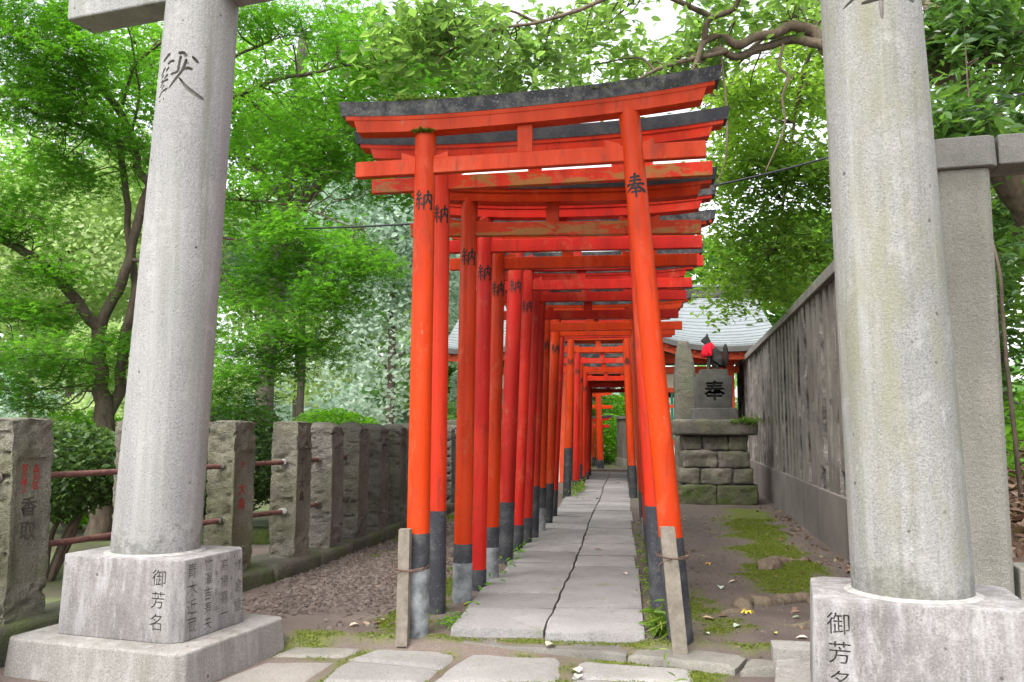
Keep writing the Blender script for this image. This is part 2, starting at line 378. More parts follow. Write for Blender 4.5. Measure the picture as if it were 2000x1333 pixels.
def _slab(name, c1, c2, mossy):
    k = M(name); n1 = k.noise(1.7, 4, .6); base = k.mix(k.ramp(n1, [(.35, 0.0), (.65, 1.0)]), c1, c2)
    oi = k.n.new('ShaderNodeObjectInfo'); base = k.mix(1.0, base, k.ramp(oi.outputs['Random'], [(0, .70), (1, 1.12)]), 'MULTIPLY')
    sp = k.noise(120, 3, .75); base = k.mix(1.0, base, k.ramp(sp, [(.3, .6), (.5, 1.0), (.72, 1.3)]), 'MULTIPLY')
    blot = k.noise(7, 5, .7); base = k.mix(k.ramp(blot, [(.55, 0.0), (.72, .5)]), base, (.13, .12, .11))
    g = k.noise(4.5, 5, .65); base = k.mix(k.ramp(g, [(.60, 0.0), (.70, mossy)]), base, (.13, .15, .05))
    h = k.math('ADD', k.noise(20, 5, .65), k.math('MULTIPLY', k.noise(75, 3, .7), .5))
    return k.fin(base, k.ramp(blot, [(.3, .62), (.7, .85)]), k.bump(h, .8, .010), .35)
MAT['slab'] = _slab('path_slab', (.215, .205, .20), (.285, .272, .264), .4)
MAT['forecourt'] = _slab('forecourt_slab', (.20, .19, .178), (.255, .243, .228), .45)
MAT['cement'] = _slab('cement_patch', (.21, .19, .168), (.26, .238, .212), .5)
MAT['dark_cement'] = _slab('threshold_cement', (.13, .12, .105), (.22, .205, .175), .75)
def _dryleaf():
    k = M('dry_leaf'); oi = k.n.new('ShaderNodeObjectInfo')
    base = k.mix(1.0, oi.outputs['Color'], k.ramp(k.noise(60, 3), [(.3, .75), (.7, 1.2)]), 'MULTIPLY')
    return k.fin(base, .75)
MAT['dryleaf'] = _dryleaf()

# ------------------------------------------------------------------ ground
def wall_x(y): return 2.185 + .063*(y - 8.6)
def sstep(a, b, x): t = np.clip((x - a)/(b - a), 0, 1); return t*t*(3 - 2*t)
def hill(x, y):
    d = x - (wall_x(np.clip(y, 5.2, 20)) + .15)
    return np.where(d > 0, .42*sstep(0, .12, d) + .30*np.clip(d, 0, 16), 0)*sstep(5.0, 5.6, y)*(1 - .9*sstep(17, 21, y))
def ground_z(x, y):
    x = np.asarray(x, float); y = np.asarray(y, float); p = np.stack([x, y, 0*x], -1).reshape(-1, 3)
    n = (fnoise(p, 1.1, 4, 3)*.022 + fnoise(p, 9, 3, 9)*.006).reshape(x.shape)
    near = np.exp(-((y - 10)/14)**2)
    z = n*near*(1 - .8*(1 - sstep(5.2, 5.5, y))*(np.abs(x + .6) < 2.2))
    z = z - .083*(1 - sstep(5.16, 5.34, y))
    z = z + hill(x, y)
    onpath = sstep(-1.12, -1.06, x)*(1 - sstep(.08, .14, x))*sstep(5.1, 5.3, y)*(1 - sstep(25, 26, y))
    z = z*(1 - onpath) + onpath*(-.022)
    z = z + .05*(1 - sstep(-3.6, -3.0, x))*sstep(4.5, 5.5, y)
    return z
def moss_mask(x, y):
    p = np.stack([x, y, 0*x], -1).reshape(-1, 3)
    n = fnoise(p, 2.4, 4, 21).reshape(x.shape); n2 = fnoise(p, 7, 3, 31).reshape(x.shape)
    wx = wall_x(y)
    a = np.exp(-((x - (wx - .62))/.42)**2)*sstep(6.2, 7.5, y)*(1 - sstep(13.5, 15, y))*1.0
    b = np.exp(-((x - .45)/.33)**2)*sstep(5.2, 5.4, y)*(1 - sstep(6.6, 8.5, y))*.75
    c = np.exp(-((x + 1.42)/.28)**2)*sstep(5.25, 5.4, y)*(1 - sstep(6.8, 9, y))*.95
    d = np.exp(-((x + 2.45)/.30)**2)*sstep(8, 9, y)*(1 - sstep(12, 14, y))*.75
    e = np.exp(-((y - 5.33)/.10)**2)*sstep(-2.3, -2.0, x)*(1 - sstep(.9, 1.1, x))*.85
    g = np.exp(-((x - .42)/.2)**2)*sstep(8, 10, y)*.5
    h = np.exp(-((x + 2.0)/.4)**2 - ((y - 5.2)/.25)**2)*.8
    i_ = .58*(1 - sstep(5.15, 5.3, y))*sstep(-1.75, -1.6, x)*(1 - sstep(.5, 1.0, x))*sstep(3.5, 4, y)
    m = np.maximum.reduce([a, b, c, d, e, g, h, i_])
    return np.clip((m + n*.55 + n2*.25 - .42)*3.0, 0, 1)
def axis(*seg):
    out = [np.array([seg[0][0]])]
    for a, b, n in seg: out.append(np.linspace(a, b, n+1)[1:])
    return np.concatenate(out)
gx = axis((-500, -14, 14), (-14, -4.2, 24), (-4.2, 3.4, 150), (3.4, 8, 40), (8, 20, 20), (20, 500, 14))
gy = axis((-80, 2, 14), (2, 4.4, 24), (4.4, 9, 100), (9, 14, 60), (14, 30, 60), (30, 700, 20))
GX, GY = np.meshgrid(gx, gy, indexing='ij'); GZ = ground_z(GX, GY)
gv = np.stack([GX, GY, GZ], -1).reshape(-1, 3); ni, nj = len(gx), len(gy)
ii, jj = np.meshgrid(np.arange(ni-1), np.arange(nj-1), indexing='ij'); b0 = (ii*nj + jj).ravel()
gq = np.stack([b0, b0+nj, b0+nj+1, b0+1], 1)
def _ground():
    k = M('earth')
    ms = k.add('ShaderNodeAttribute', attribute_name='moss').outputs['Fac']; lt = k.add('ShaderNodeAttribute', attribute_name='litter').outputs['Fac']; lf = k.add('ShaderNodeAttribute', attribute_name='left').outputs['Fac']
    n1 = k.noise(1.5, 5, .6); d1 = k.mix(k.ramp(n1, [(.35, 0.0), (.65, 1.0)]), (.072, .055, .047), (.122, .096, .082))
    d2 = k.mix(k.ramp(n1, [(.35, 0.0), (.65, 1.0)]), (.095, .072, .060), (.150, .118, .100)); base = k.mix(lf, d1, d2)
    sp = k.noise(130, 3, .8); base = k.mix(1.0, base, k.ramp(sp, [(.3, .55), (.5, 1.0), (.68, 1.5)]), 'MULTIPLY')
    grit = k.noise(300, 2, .6); base = k.mix(k.ramp(grit, [(.68, 0.0), (.74, .7)]), base, (.33, .29, .27))
    base = k.mix(lt, base, k.mix(k.noise(18, 4, .7), (.05, .034, .024), (.20, .125, .09)))
    mn = k.noise(45, 4, .7); mc = k.mix(k.ramp(mn, [(.35, 0.0), (.65, 1.0)]), (.050, .065, .010), (.13, .155, .022))
    base = k.mix(ms, base, mc)
    far = k.add('ShaderNodeAttribute', attribute_name='far').outputs['Fac']; base = k.mix(far, base, k.mix(k.ramp(k.noise(.9, 5), [(.4, 0.0), (.6, 1.0)]), (.07, .065, .04), (.12, .15, .055)))
    h = k.math('ADD', k.noise(22, 5, .65), k.math('MULTIPLY', sp, .35)); h = k.math('ADD', h, k.math('MULTIPLY', k.math('MULTIPLY', mn, ms), 1.2))
    return k.fin(base, k.ramp(n1, [(.35, .68), (.7, .92)]), k.bump(h, .7, .012), .3)
ground = quads_obj('ground', gv, gq, _ground(), sm=True); ground['kind'] = 'structure'
X, Y = gv[:, 0], gv[:, 1]
for nm, val in (('moss', moss_mask(X, Y)), ('litter', ((X > wall_x(np.clip(Y, 5.2, 20)) + .1) & (Y > 5.3) & (Y < 20)).astype(float)),
                ('left', 1 - sstep(-.6, 0, X)), ('far', np.clip(sstep(-3.3, -3.9, X)*0 + (X < -3.9)*1.0 + (Y > 28)*1.0, 0, 1))):
    a = ground.data.attributes.new(nm, 'FLOAT', 'POINT'); a.data.foreach_set('value', np.ascontiguousarray(val, np.float32))

# ------------------------------------------------------------------ paved path
path = thing('path', 'x', 'x', (0, 0, 0)); del path['label'], path['category']; path['kind'] = 'structure'
def ex_l(y): return -1.086 + .0085*(y - 5.4)
def ex_c(y): return -.470 + .0088*(y - 5.3)
def ex_r(y): return .137 + .003*(y - 5.4)
prs = random.Random(5)
for side in (0, 1):
    y = 5.40 if side == 0 else 5.36; k = 0
    lens = [.62, .60, .95, .55, .70, .62, .85] if side == 0 else [.78, .95, .85, .62, .92, .7]
    while y < 24.6:
        L = lens[k % len(lens)]*prs.uniform(.92, 1.1); y1 = y + L; yc = (y + y1)/2
        xa, xb = (ex_l(yc), ex_c(yc)) if side == 0 else (ex_c(yc), ex_r(yc))
        gap = .011
        if side == 0: xa += prs.uniform(-.04, .025)
        else: xb += prs.uniform(-.02, .014)
        hx = (xb - xa)/2; hy = L/2 - gap
        sk = prs.uniform(-.03, .03); cx_ = (xa + xb)/2
        def shp(p, sk=sk, hx=hx, hy=hy, cx_=cx_, yc=yc, side=side):
            q = p.copy(); yy = yc + p[:, 1]; t = (p[:, 0] + hx)/(2*hx); t = t if side == 0 else 1 - t
            crack = ex_c(yy) + .012*np.sin(yy*.9) + .004*np.sin(yy*4.1 + 1) + .004*np.sin(yy*13)
            edge = crack - .005 if side == 0 else crack + .005
            q[:, 0] += t*(edge - (cx_ + hx*(1 if side == 0 else -1))); q[:, 1] += sk*p[:, 0]/hx; return q
        o = rough_block('slab', hx, hy, -.09, .028, MAT['slab'], path, res=.045, amp=.010, rnd_edge=.013, scale=4, seed=k + side*50, shape=shp)
        o.location = (cx_, yc, prs.uniform(-.006, .006)); o.rotation_euler = (prs.uniform(-.008, .008), prs.uniform(-.008, .008), 0)
        y = y1; k += 1

# ------------------------------------------------------------------ forecourt slabs and threshold
fore = thing('forecourt', 'x', 'x'); del fore['label'], fore['category']; fore['kind'] = 'structure'
def poly_slab(name, pts, z0, z1, m, parent, seed, amp=.006, n=14):
    """rough quad slab from four ground corners"""
    a, b, c, d = [np.array(p, float) for p in pts]; u = np.linspace(0, 1, n+1); U, W = np.meshgrid(u, u, indexing='ij')
    P = ((1-U)*(1-W))[..., None]*a + (U*(1-W))[..., None]*b + (U*W)[..., None]*c + ((1-U)*W)[..., None]*d
    e = np.minimum(np.minimum(U, 1-U), np.minimum(W, 1-W)); drop = .018*np.clip(1 - e*n/1.0, 0, 1)
    p2 = np.concatenate([P, 0*P[..., :1]], -1).reshape(-1, 3); cen = p2.mean(0)
    zz = z1 + fnoise(p2, 6, 4, seed)*amp - drop.ravel()
    top = np.stack([p2[:, 0] + fnoise(p2, 4, 3, seed+5)*.012, p2[:, 1] + fnoise(p2, 4, 3, seed+8)*.012, zz], 1)
    m1 = n+1; i, j = np.meshgrid(np.arange(n), np.arange(n), indexing='ij'); k0 = (i*m1 + j).ravel()
    q = [tuple(t) for t in np.stack([k0, k0+m1, k0+m1+1, k0+1], 1)]
    rim = [i*m1 for i in range(m1)] + [n*m1 + j for j in range(1, m1)] + [i*m1 + n for i in range(n-1, -1, -1)] + [j for j in range(n-1, 0, -1)]
    V = [tuple(t - cen*[1, 1, 0]) for t in top]; base = len(V)
    for r in rim: t = V[r]; V.append((t[0], t[1], z0))
    L = len(rim)
    for s in range(L): q.append((rim[s], base+s, base+(s+1) % L, rim[(s+1) % L]))
    o = obj(name, V, q, m, parent, sm=50); bm = bmesh.new(); bm.from_mesh(o.data); bmesh.ops.recalc_face_normals(bm, faces=bm.faces); bm.to_mesh(o.data); bm.free()
    o.location = (cen[0], cen[1], 0); return o
SL = [[(-1.61, 5.01), (-1.04, 4.89), (-.98, 5.25), (-1.45, 5.37)], [(-1.62, 4.55), (-1.08, 4.58), (-1.045, 4.86), (-1.60, 4.97)],
      [(-1.02, 4.60), (-.36, 4.72), (-.36, 5.17), (-.90, 5.28)], [(-.28, 4.79), (.36, 4.77), (.38, 5.03), (-.25, 5.11)],
      [(-.29, 4.10), (.35, 4.08), (.36, 4.74), (-.28, 4.76)], [(-1.06, 3.95), (-.33, 4.0), (-.37, 4.69), (-1.02, 4.56)], [(-1.70, 3.9), (-1.10, 3.93), (-1.09, 4.55), (-1.63, 4.52)]]
SL = [[(cx + (x - cx)*1.035, cy + (y - cy)*1.05) for x, y in p] for p in SL for cx, cy in [(sum(q[0] for q in p)/4, sum(q[1] for q in p)/4)]]
for i, p in enumerate(SL): poly_slab('slab', p, -.16, -.068, MAT['forecourt'], fore, 40+i)
poly_slab('cement_patch', [(-2.55, 3.2), (-1.72, 3.6), (-1.66, 5.02), (-2.06, 4.99)], -.16, -.078, MAT['cement'], fore, 60, .004)
poly_slab('cement_patch', [(-2.1, 5.0), (-1.66, 5.05), (-1.52, 5.34), (-2.0, 5.32)], -.16, -.070, MAT['dark_cement'], fore, 61, .006)
th = thing('threshold', 'x', 'x'); del th['label'], th['category']; th['kind'] = 'structure'
poly_slab('cement_strip', [(-1.02, 5.26), (.02, 5.14), (.05, 5.36), (-1.06, 5.40)], -.13, -.022, MAT['dark_cement'], th, 71, .010, 16)
poly_slab('cement_strip', [(.03, 5.14), (.62, 4.98), (.72, 5.20), (.06, 5.36)], -.13, -.030, MAT['dark_cement'], th, 72, .012, 16)
poly_slab('cement_strip', [(.64, 4.96), (1.05, 4.98), (1.1, 5.12), (.72, 5.17)], -.13, -.035, MAT['dark_cement'], th, 73, .016, 16)

# ------------------------------------------------------------------ leaves, pebbles, moss
def tmpl_maple():
    V = [(0, 0, .02)]; F = []
    for a, L in ((-118, .55), (-60, .85), (0, 1.0), (60, .85), (118, .55)):
        t = R(a); d = np.array([math.sin(t), math.cos(t)]); s = np.array([math.cos(t), -math.sin(t)]); b = len(V)
        m1 = d*L*.42 + s*.15*L; m2 = d*L*.42 - s*.15*L; tip = d*L
        V += [(m1[0], m1[1], 0), (tip[0], tip[1], -.14), (m2[0], m2[1], 0)]; F.append((0, b, b+1, b+2))
    return np.array(V)*.62, np.array(F)
def tmpl_oval(w=.21):
    V = [(0, -.5, 0), (w, -.18, .07), (w*.92, .16, .05), (0, .55, -.07), (-w*.92, .16, .05), (-w, -.18, .07)]
    return np.array(V), np.array([(0, 1, 2, 3), (0, 3, 4, 5)])
def tmpl_kite(): return np.array([(0, -.5, 0), (.34, 0, .06), (0, .5, -.04), (-.34, 0, .06)]), np.array([(0, 1, 2, 3)])
def tmpl_palm():
    V = []; F = []
    for a in (-70, -25, 20, 65, 150):
        t = R(a); d = np.array([math.sin(t), math.cos(t)]); s = np.array([math.cos(t), -math.sin(t)]); b = len(V)
        for p, z in ((d*.03, 0), (d*.28 + s*.10, .02), (d*.62, -.12), (d*.28 - s*.10, .02)): V.append((p[0], p[1], z))
        F.append((b, b+1, b+2, b+3))
    return np.array(V), np.array(F)
def scatter(name, C, size, tmpl, m, parent=None, tilt=.45, jitter=.3, bias=None, rn=None, flat=1.0):
    C = np.asarray(C, float); n = len(C); tv, tf = tmpl
    nz = np.stack([npr.normal(0, tilt, n), npr.normal(0, tilt, n), np.ones(n)], 1)
    if bias is not None: nz = nz + np.asarray(bias)
    nz /= np.linalg.norm(nz, axis=1, keepdims=True)
    a = npr.uniform(0, 2*np.pi, n); h = np.stack([np.cos(a), np.sin(a), np.zeros(n)], 1)
    tx = np.cross(h, nz); tx /= np.linalg.norm(tx, axis=1, keepdims=True) + 1e-9; ty = np.cross(nz, tx)
    s = size*npr.uniform(1-jitter, 1+jitter, n)
    v = C[:, None, :] + s[:, None, None]*(tv[None, :, 0:1]*tx[:, None, :] + tv[None, :, 1:2]*ty[:, None, :] + flat*tv[None, :, 2:3]*nz[:, None, :])
    k = len(tv); q = (np.arange(n)*k)[:, None, None] + tf[None]
    at = npr.uniform(0, 1, n) if rn is None else rn
    return quads_obj(name, v.reshape(-1, 3), q.reshape(-1, 4), m, parent, np.repeat(at, len(tf)))

# moss tufts
N = 420000; mx = npr.uniform(-2.9, 2.6, N); my = npr.uniform(4.5, 12.5, N)
keep = moss_mask(mx, my) > npr.uniform(.35, 1.0, N); keep &= ~((mx > -1.10) & (mx < .16) & (my > 5.38))
mx, my = mx[keep], my[keep]; mz = ground_z(mx, my)
tag(scatter('moss', np.stack([mx, my, mz + .006], 1), .011, tmpl_kite(), MAT['moss'], tilt=.9, jitter=.45), 'low green moss patches on the bare earth around the path', 'moss', kind='stuff')
# gravel between the stone fence and the torii
ico_v = np.array([(-1, -1, -.4), (1, -1, -.4), (1, 1, -.4), (-1, 1, -.4), (-.6, -.7, .5), (.7, -.6, .4), (.6, .7, .55), (-.7, .6, .4)])*.5
ico_f = np.array([(4, 5, 6, 7), (0, 1, 5, 4), (1, 2, 6, 5), (2, 3, 7, 6), (3, 0, 4, 7)])
N = 22000; px = npr.uniform(-2.95, -1.45, N); py = npr.uniform(5.4, 12, N)
dens = np.exp(-((px + 2.25)/.5)**2)*sstep(5.75, 6.2, py)*(1 - .8*sstep(8, 10, py)) + .05
keep = npr.uniform(0, 1, N) < dens*(.6 + .5*vnoise(np.stack([px, py, 0*px], 1), 2.0, 4)); px, py = px[keep], py[keep]
tag(scatter('gravel', np.stack([px, py, ground_z(px, py) + .004], 1), .028, (ico_v, ico_f), MAT['pebble'], tilt=.25, jitter=.6), 'loose grey-brown gravel on the earth beside the old stone fence', 'gravel', kind='stuff')
N = 1500; px = npr.uniform(.25, 2.2, N); py = npr.uniform(5.2, 13, N)
keep = (px < wall_x(py) - .1) & ~((px < .5) & (py < 5.8)); px, py = px[keep], py[keep]
tag(scatter('grit', np.stack([px, py, ground_z(px, py) + .002], 1), .013, (ico_v, ico_f), MAT['pebble'], tilt=.25, jitter=.6), 'scattered small grit on the dark earth right of the torii', 'grit', kind='stuff')
# leaf litter along the foot of the wall and on the bank behind it
N = 900; py = npr.uniform(6.4, 14.5, N); px = wall_x(py) - np.abs(npr.normal(0, .16, N)) - .04
P1 = np.stack([px, py, ground_z(px, py) + .012], 1)
N = 5200; py = npr.uniform(5.6, 12, N); px = wall_x(py) + .30 + npr.uniform(0, 3.2, N)
P2 = np.stack([px, py, ground_z(px, py) + .015], 1)
tag(scatter('leaf_litter', np.vstack([P1[:150]]), .055, tmpl_oval(.24), MAT['litter'], tilt=.6, jitter=.5), 'crumbled brown leaves gathered along the foot of the concrete fence', 'leaf litter', kind='stuff')
tag(scatter('leaf_litter', P2, .11, tmpl_oval(.26), MAT['litter'], tilt=.5, jitter=.5), 'brown leaf litter covering the bank behind the concrete fence', 'leaf litter', kind='stuff')
# roots in the path side
for pts, lab in (([(.60, 6.08, -.03, .02), (.78, 6.30, .035, .045), (.98, 6.52, .06, .06), (1.12, 6.60, .05, .055), (1.30, 6.70, .045, .06), (1.50, 6.62, -.04, .04)], 'knobbly bare tree root crossing the earth near the right granite plinth'),
                 ([(.86, 6.02, -.03, .02), (1.0, 5.95, .015, .03), (1.18, 5.82, .005, .03), (1.36, 5.74, -.04, .02)], 'thin low root in the earth in front of the knobbly root'),
                 ([(1.36, 8.15, -.02, .06), (1.42, 8.35, .05, .09), (1.60, 8.62, .06, .08), (1.85, 8.85, .02, .05), (2.1, 9.0, -.03, .03)], 'rounded brown root stub lying in the moss by the fence')):
    pts = [(p[0], p[1], p[2] - .035, p[3]) for p in pts]
    v, q = tube_arrays(pts, 14, 10, 1.2, 3); n_ = fnoise(v, 9, 4, 41); cl = catmull(np.array(pts), 10)[:, :3]; c_ = np.repeat(cl, 14, 0)
    v = c_ + (v - c_)*(1 + .75*n_)[:, None]*np.array([1.15, 1.15, .85]) + np.array([0, 0, 1])*(.012*fnoise(v, 22, 2, 5))[:, None]
    o = quads_obj('tree_root', v, q, MAT['barkbig'], sm=True); tag(o, lab, 'root')

# ------------------------------------------------------------------ lettering
def text_mesh(body, size, depth=.0, bold=0.0, line=1.0):
    c = bpy.data.curves.new('lettering', 'FONT'); c.body = body; c.size = size; c.extrude = depth; c.offset = bold; c.align_x = 'CENTER'; c.align_y = 'CENTER'
    c.space_line = line; c.resolution_u = 3
    o = bpy.data.objects.new('lettering', c); COL.objects.link(o); bpy.context.view_layer.update()
    me = bpy.data.meshes.new_from_object(o.evaluated_get(bpy.context.evaluated_depsgraph_get()))
    bpy.data.objects.remove(o); bpy.data.curves.remove(c)
    bm = bmesh.new(); bm.from_mesh(me); bmesh.ops.remove_doubles(bm, verts=bm.verts, dist=1e-5); bm.to_mesh(me); bm.free()
    return me
def chars(s, size, depth, bold, pitch, org, right, up):
    u = Vector(up).normalized(); n = len(s)
    return [(text_mesh(ch, size, depth, bold), frame(Vector(org) + u*(((n-1)/2 - i)*pitch), right, up)) for i, ch in enumerate(s)]
def col_text(s): return '\n'.join(s)
def frame(origin, right, up):
    r = Vector(right).normalized(); u = Vector(up); n = r.cross(u).normalized(); u = n.cross(r).normalized()
    return Matrix(((r.x, u.x, n.x, origin[0]), (r.y, u.y, n.y, origin[1]), (r.z, u.z, n.z, origin[2]), (0, 0, 0, 1)))
def decal(name, body, size, mat4, m, parent, depth=.0012, bold=.0, line=1.0):
    me = text_mesh(body, size, depth, bold, line); me.transform(mat4); me.materials.clear(); me.materials.append(m)
    o = bpy.data.objects.new(name, me); link(o, parent); return o
FAILED = []
def volume(me):
    bm = bmesh.new(); bm.from_mesh(me); v = bm.calc_volume(); bm.free(); return v
def carve(o, cutters, recess):
    """sink each glyph into the stone; a glyph that will not cut is laid on as a thin dark inlay"""
    for me, mat4 in cutters:
        me.transform(mat4); me.materials.clear(); me.materials.append(recess)
        c = bpy.data.objects.new('cutter', me); COL.objects.link(c); c.matrix_world = o.matrix_world
        v0 = volume(o.data); done = False
        for att, (solver, selfx) in enumerate((('EXACT', False), ('EXACT', True), ('EXACT', False), ('EXACT', False), ('EXACT', True))):
            if att > 1: me.transform(Matrix.Translation((.0007*att, .0003*att, -.0006*att)))
            md = o.modifiers.new('b', 'BOOLEAN'); md.operation = 'DIFFERENCE'; md.solver = solver; md.object = c
            if solver == 'EXACT': md.material_mode = 'TRANSFER'; md.use_self = selfx
            bpy.context.view_layer.update()
            nm = bpy.data.meshes.new_from_object(o.evaluated_get(bpy.context.evaluated_depsgraph_get())); o.modifiers.clear()
            v1 = volume(nm)
            if .9*v0 < v1 < v0 - 2e-6: nm.name = o.data.name; o.data = nm; done = True; break
        bpy.data.objects.remove(c)
        if not done: FAILED.append((o.name, v0, v1))
    o.data.polygons.foreach_set('use_smooth', np.ones(len(o.data.polygons), bool)); o.data.set_sharp_from_angle(angle=R(25))

# brush strokes (x, y, half width) of the characters cut or painted on pillars and posts
HO = [[(.27,.80,.05),(.50,.825,.045),(.74,.85,.06)], [(.22,.66,.05),(.5,.685,.04),(.80,.705,.06)], [(.06,.50,.06),(.5,.53,.04),(.95,.555,.065)],
      [(.53,1.0,.07),(.50,.75,.06),(.43,.52,.06),(.26,.34,.045),(.03,.20,.02)], [(.55,.54,.03),(.70,.38,.06),(.98,.20,.085)],
      [(.34,.34,.045),(.5,.355,.035),(.68,.37,.05)], [(.27,.19,.045),(.5,.21,.035),(.75,.225,.05)], [(.50,.46,.06),(.505,.2,.055),(.50,-.06,.035)]]
NO = [[(.25,1.0,.06),(.17,.88,.05),(.08,.78,.04),(.2,.755,.04),(.30,.74,.045)], [(.37,.86,.05),(.24,.68,.045),(.05,.53,.04),(.24,.55,.04),(.42,.585,.05)],
      [(.24,.56,.055),(.24,.28,.05),(.235,-.02,.045)], [(.13,.40,.05),(.02,.18,.03)], [(.34,.38,.03),(.44,.22,.055)],
      [(.53,.74,.06),(.52,.4,.055),(.515,-.02,.05)], [(.53,.72,.045),(.75,.755,.04),(.96,.765,.06),(.955,.4,.06),(.95,.05,.065),(.86,.10,.02)],
      [(.75,1.0,.06),(.745,.72,.055),(.70,.48,.05),(.58,.27,.025)], [(.75,.60,.03),(.82,.45,.05),(.90,.33,.06)]]
KEN = [[(.05,.83,.06),(.25,.98,.07)], [(.20,.75,.05),(.30,.80,.05),(.37,.79,.05)], [(.02,.54,.04),(.14,.70,.05)], [(.17,.60,.04),(.25,.69,.05)], [(.04,.49,.04),(.12,.55,.04)], [(.13,.46,.04),(.24,.54,.05)],
       [(.03,.40,.03),(.11,.45,.04)], [(.02,.29,.04),(.12,.40,.04),(.26,.43,.05)], [(.08,.24,.03),(.16,.34,.04)], [(.0,.08,.04),(.10,.19,.04),(.26,.24,.05)], [(.02,.03,.03),(.06,.0,.03)], [(.16,.06,.03),(.19,.01,.03)],
       [(.44,.95,.06),(.55,.95,.06),(.62,.87,.06)], [(.50,.90,.05),(.475,.70,.045),(.455,.57,.05),(.30,.52,.04)], [(.72,.89,.04),(.86,.76,.06)], [(.56,.60,.05),(.66,.64,.055),(.76,.61,.05)],
       [(.62,.83,.05),(.56,.60,.05),(.42,.40,.05),(.29,.23,.03)], [(.50,.44,.03),(.66,.25,.06),(.82,.13,.075),(1.02,.03,.05)]]

# ------------------------------------------------------------------ granite torii in the foreground
ST_L = Vector((-2.763, 4.851, 0)); ST_R = Vector((1.287, 4.064, 0))
st_u = (ST_R - ST_L).normalized(); st_ang = math.atan2(st_u.y, st_u.x)
st_c = (ST_L + ST_R)/2; st_h = (ST_R - ST_L).length/2
gt = thing('stone_torii', 'tall grey granite torii with two thick round pillars framing the foreground', 'torii', (st_c.x, st_c.y, -.1), st_ang)
Z0 = .1     # local z of world 0
def granite_pillar(sx, top_off, m, glyph, gz, gsize, turn, h=4.35):
    rings = []; n = 72
    for t in np.linspace(0, 1, 26):
        r = .252 - .040*t; a = np.arange(n)*2*math.pi/n
        cx = sx*st_h + top_off*t; rings.append(np.stack([cx + r*np.cos(a), r*np.sin(a), np.full(n, .64 + t*(h - .64 + Z0))], 1))
    v, f = ring_solid(rings); o = obj('pillar', v, f, m, gt, sm=30)
    def wrapped(u, v_, rad_off):     # u across, v up, both in metres on the pillar skin
        tz = (gz + Z0 + v_ - .64)/(h - .64 + Z0); rr = .252 - .040*tz; cc = sx*st_h + top_off*tz; a = turn - math.pi/2 + u/rr; q_ = rr + rad_off
        return (cc + q_*math.cos(a), q_*math.sin(a), gz + Z0 + v_)
    bpy.context.view_layer.update(); cut = []
    for st in glyph:                 # one V-shaped chisel cut for each brush stroke
        C = catmull(np.array(st), 5) if len(st) > 2 else np.array([np.array(st[0]) + (np.array(st[1]) - np.array(st[0]))*t for t in np.linspace(0, 1, 5)])
        p = (C[:, :2] - .5)*gsize; w_ = C[:, 2]*gsize*.62; w_[0] *= .55; w_[-1] *= .45
        T = np.gradient(p, axis=0); T /= np.linalg.norm(T, axis=1, keepdims=True) + 1e-9; Nn = np.stack([-T[:, 1], T[:, 0]], 1); rings = []
        for q, n_, ww in zip(p, Nn, w_):
            a_, b_ = q + n_*ww*1.25, q - n_*ww*1.25; c_, d_ = q - n_*ww*.45, q + n_*ww*.45
            rings.append(np.array([wrapped(*a_, .012), wrapped(*b_, .012), wrapped(*c_, -.022), wrapped(*d_, -.022)]))
        v, f = ring_solid(rings); me = bpy.data.meshes.new('stroke'); me.from_pydata(v, [], f)
        bm = bmesh.new(); bm.from_mesh(me); bmesh.ops.recalc_face_normals(bm, faces=bm.faces); bm.to_mesh(me); bm.free(); cut.append((me, Matrix.Identity(4)))
    carve(o, cut, MAT['carve'])
    return o
pl = granite_pillar(-1, .205, MAT['granite'], KEN, 3.40, .30, .24)
pr = granite_pillar(1, -.085, MAT['granite_green'], HO, 3.335, .36, .10)
# beams: tie beam and the double lintel
nk = box('tie_beam', -st_h - .80, st_h + .80, -.11, .11, 3.955 + Z0, 4.26 + Z0, MAT['granite'], gt, .012, 2)
def bowed(name, hw, hy0, hy1, z0, z1, up, m, parent, x0=0, n=24, tilt=0, cut=.0, y0=0):
    rings = []
    for s in np.linspace(-1, 1, n+1):
        zz = up*abs(s)**2.6; x = x0 + s*hw; k = s*cut
        rings.append(np.array([(x, y0-hy0, z0+zz+tilt*s), (x, y0+hy0, z0+zz+tilt*s), (x + k, y0+hy1, z1+zz+tilt*s), (x + k, y0-hy1, z1+zz+tilt*s)]))
    v, f = ring_solid(rings); o = obj(name, v, f, m, parent)
    bm = bmesh.new(); bm.from_mesh(o.data); bmesh.ops.recalc_face_normals(bm, faces=bm.faces); bm.to_mesh(o.data); bm.free(); return o
bowed('lower_lintel', st_h + 1.05, .16, .16, 4.43 + Z0, 4.72 + Z0, .12, MAT['granite'], gt, cut=.06)
bowed('top_lintel', st_h + 1.35, .21, .25, 4.722 + Z0, 4.98 + Z0, .16, MAT['granite'], gt, cut=.12)
box('strut', -.13, .13, -.09, .09, 4.26 + Z0, 4.45 + Z0, MAT['granite'], gt, .008)
def octo(hx, hy, c, z, b=0):
    return [(-hx+c, -hy, z), (hx-c, -hy, z), (hx, -hy+c, z), (hx, hy-c, z), (hx-c, hy, z), (-hx+c, hy, z), (-hx, hy-c, z), (-hx, -hy+c, z)]
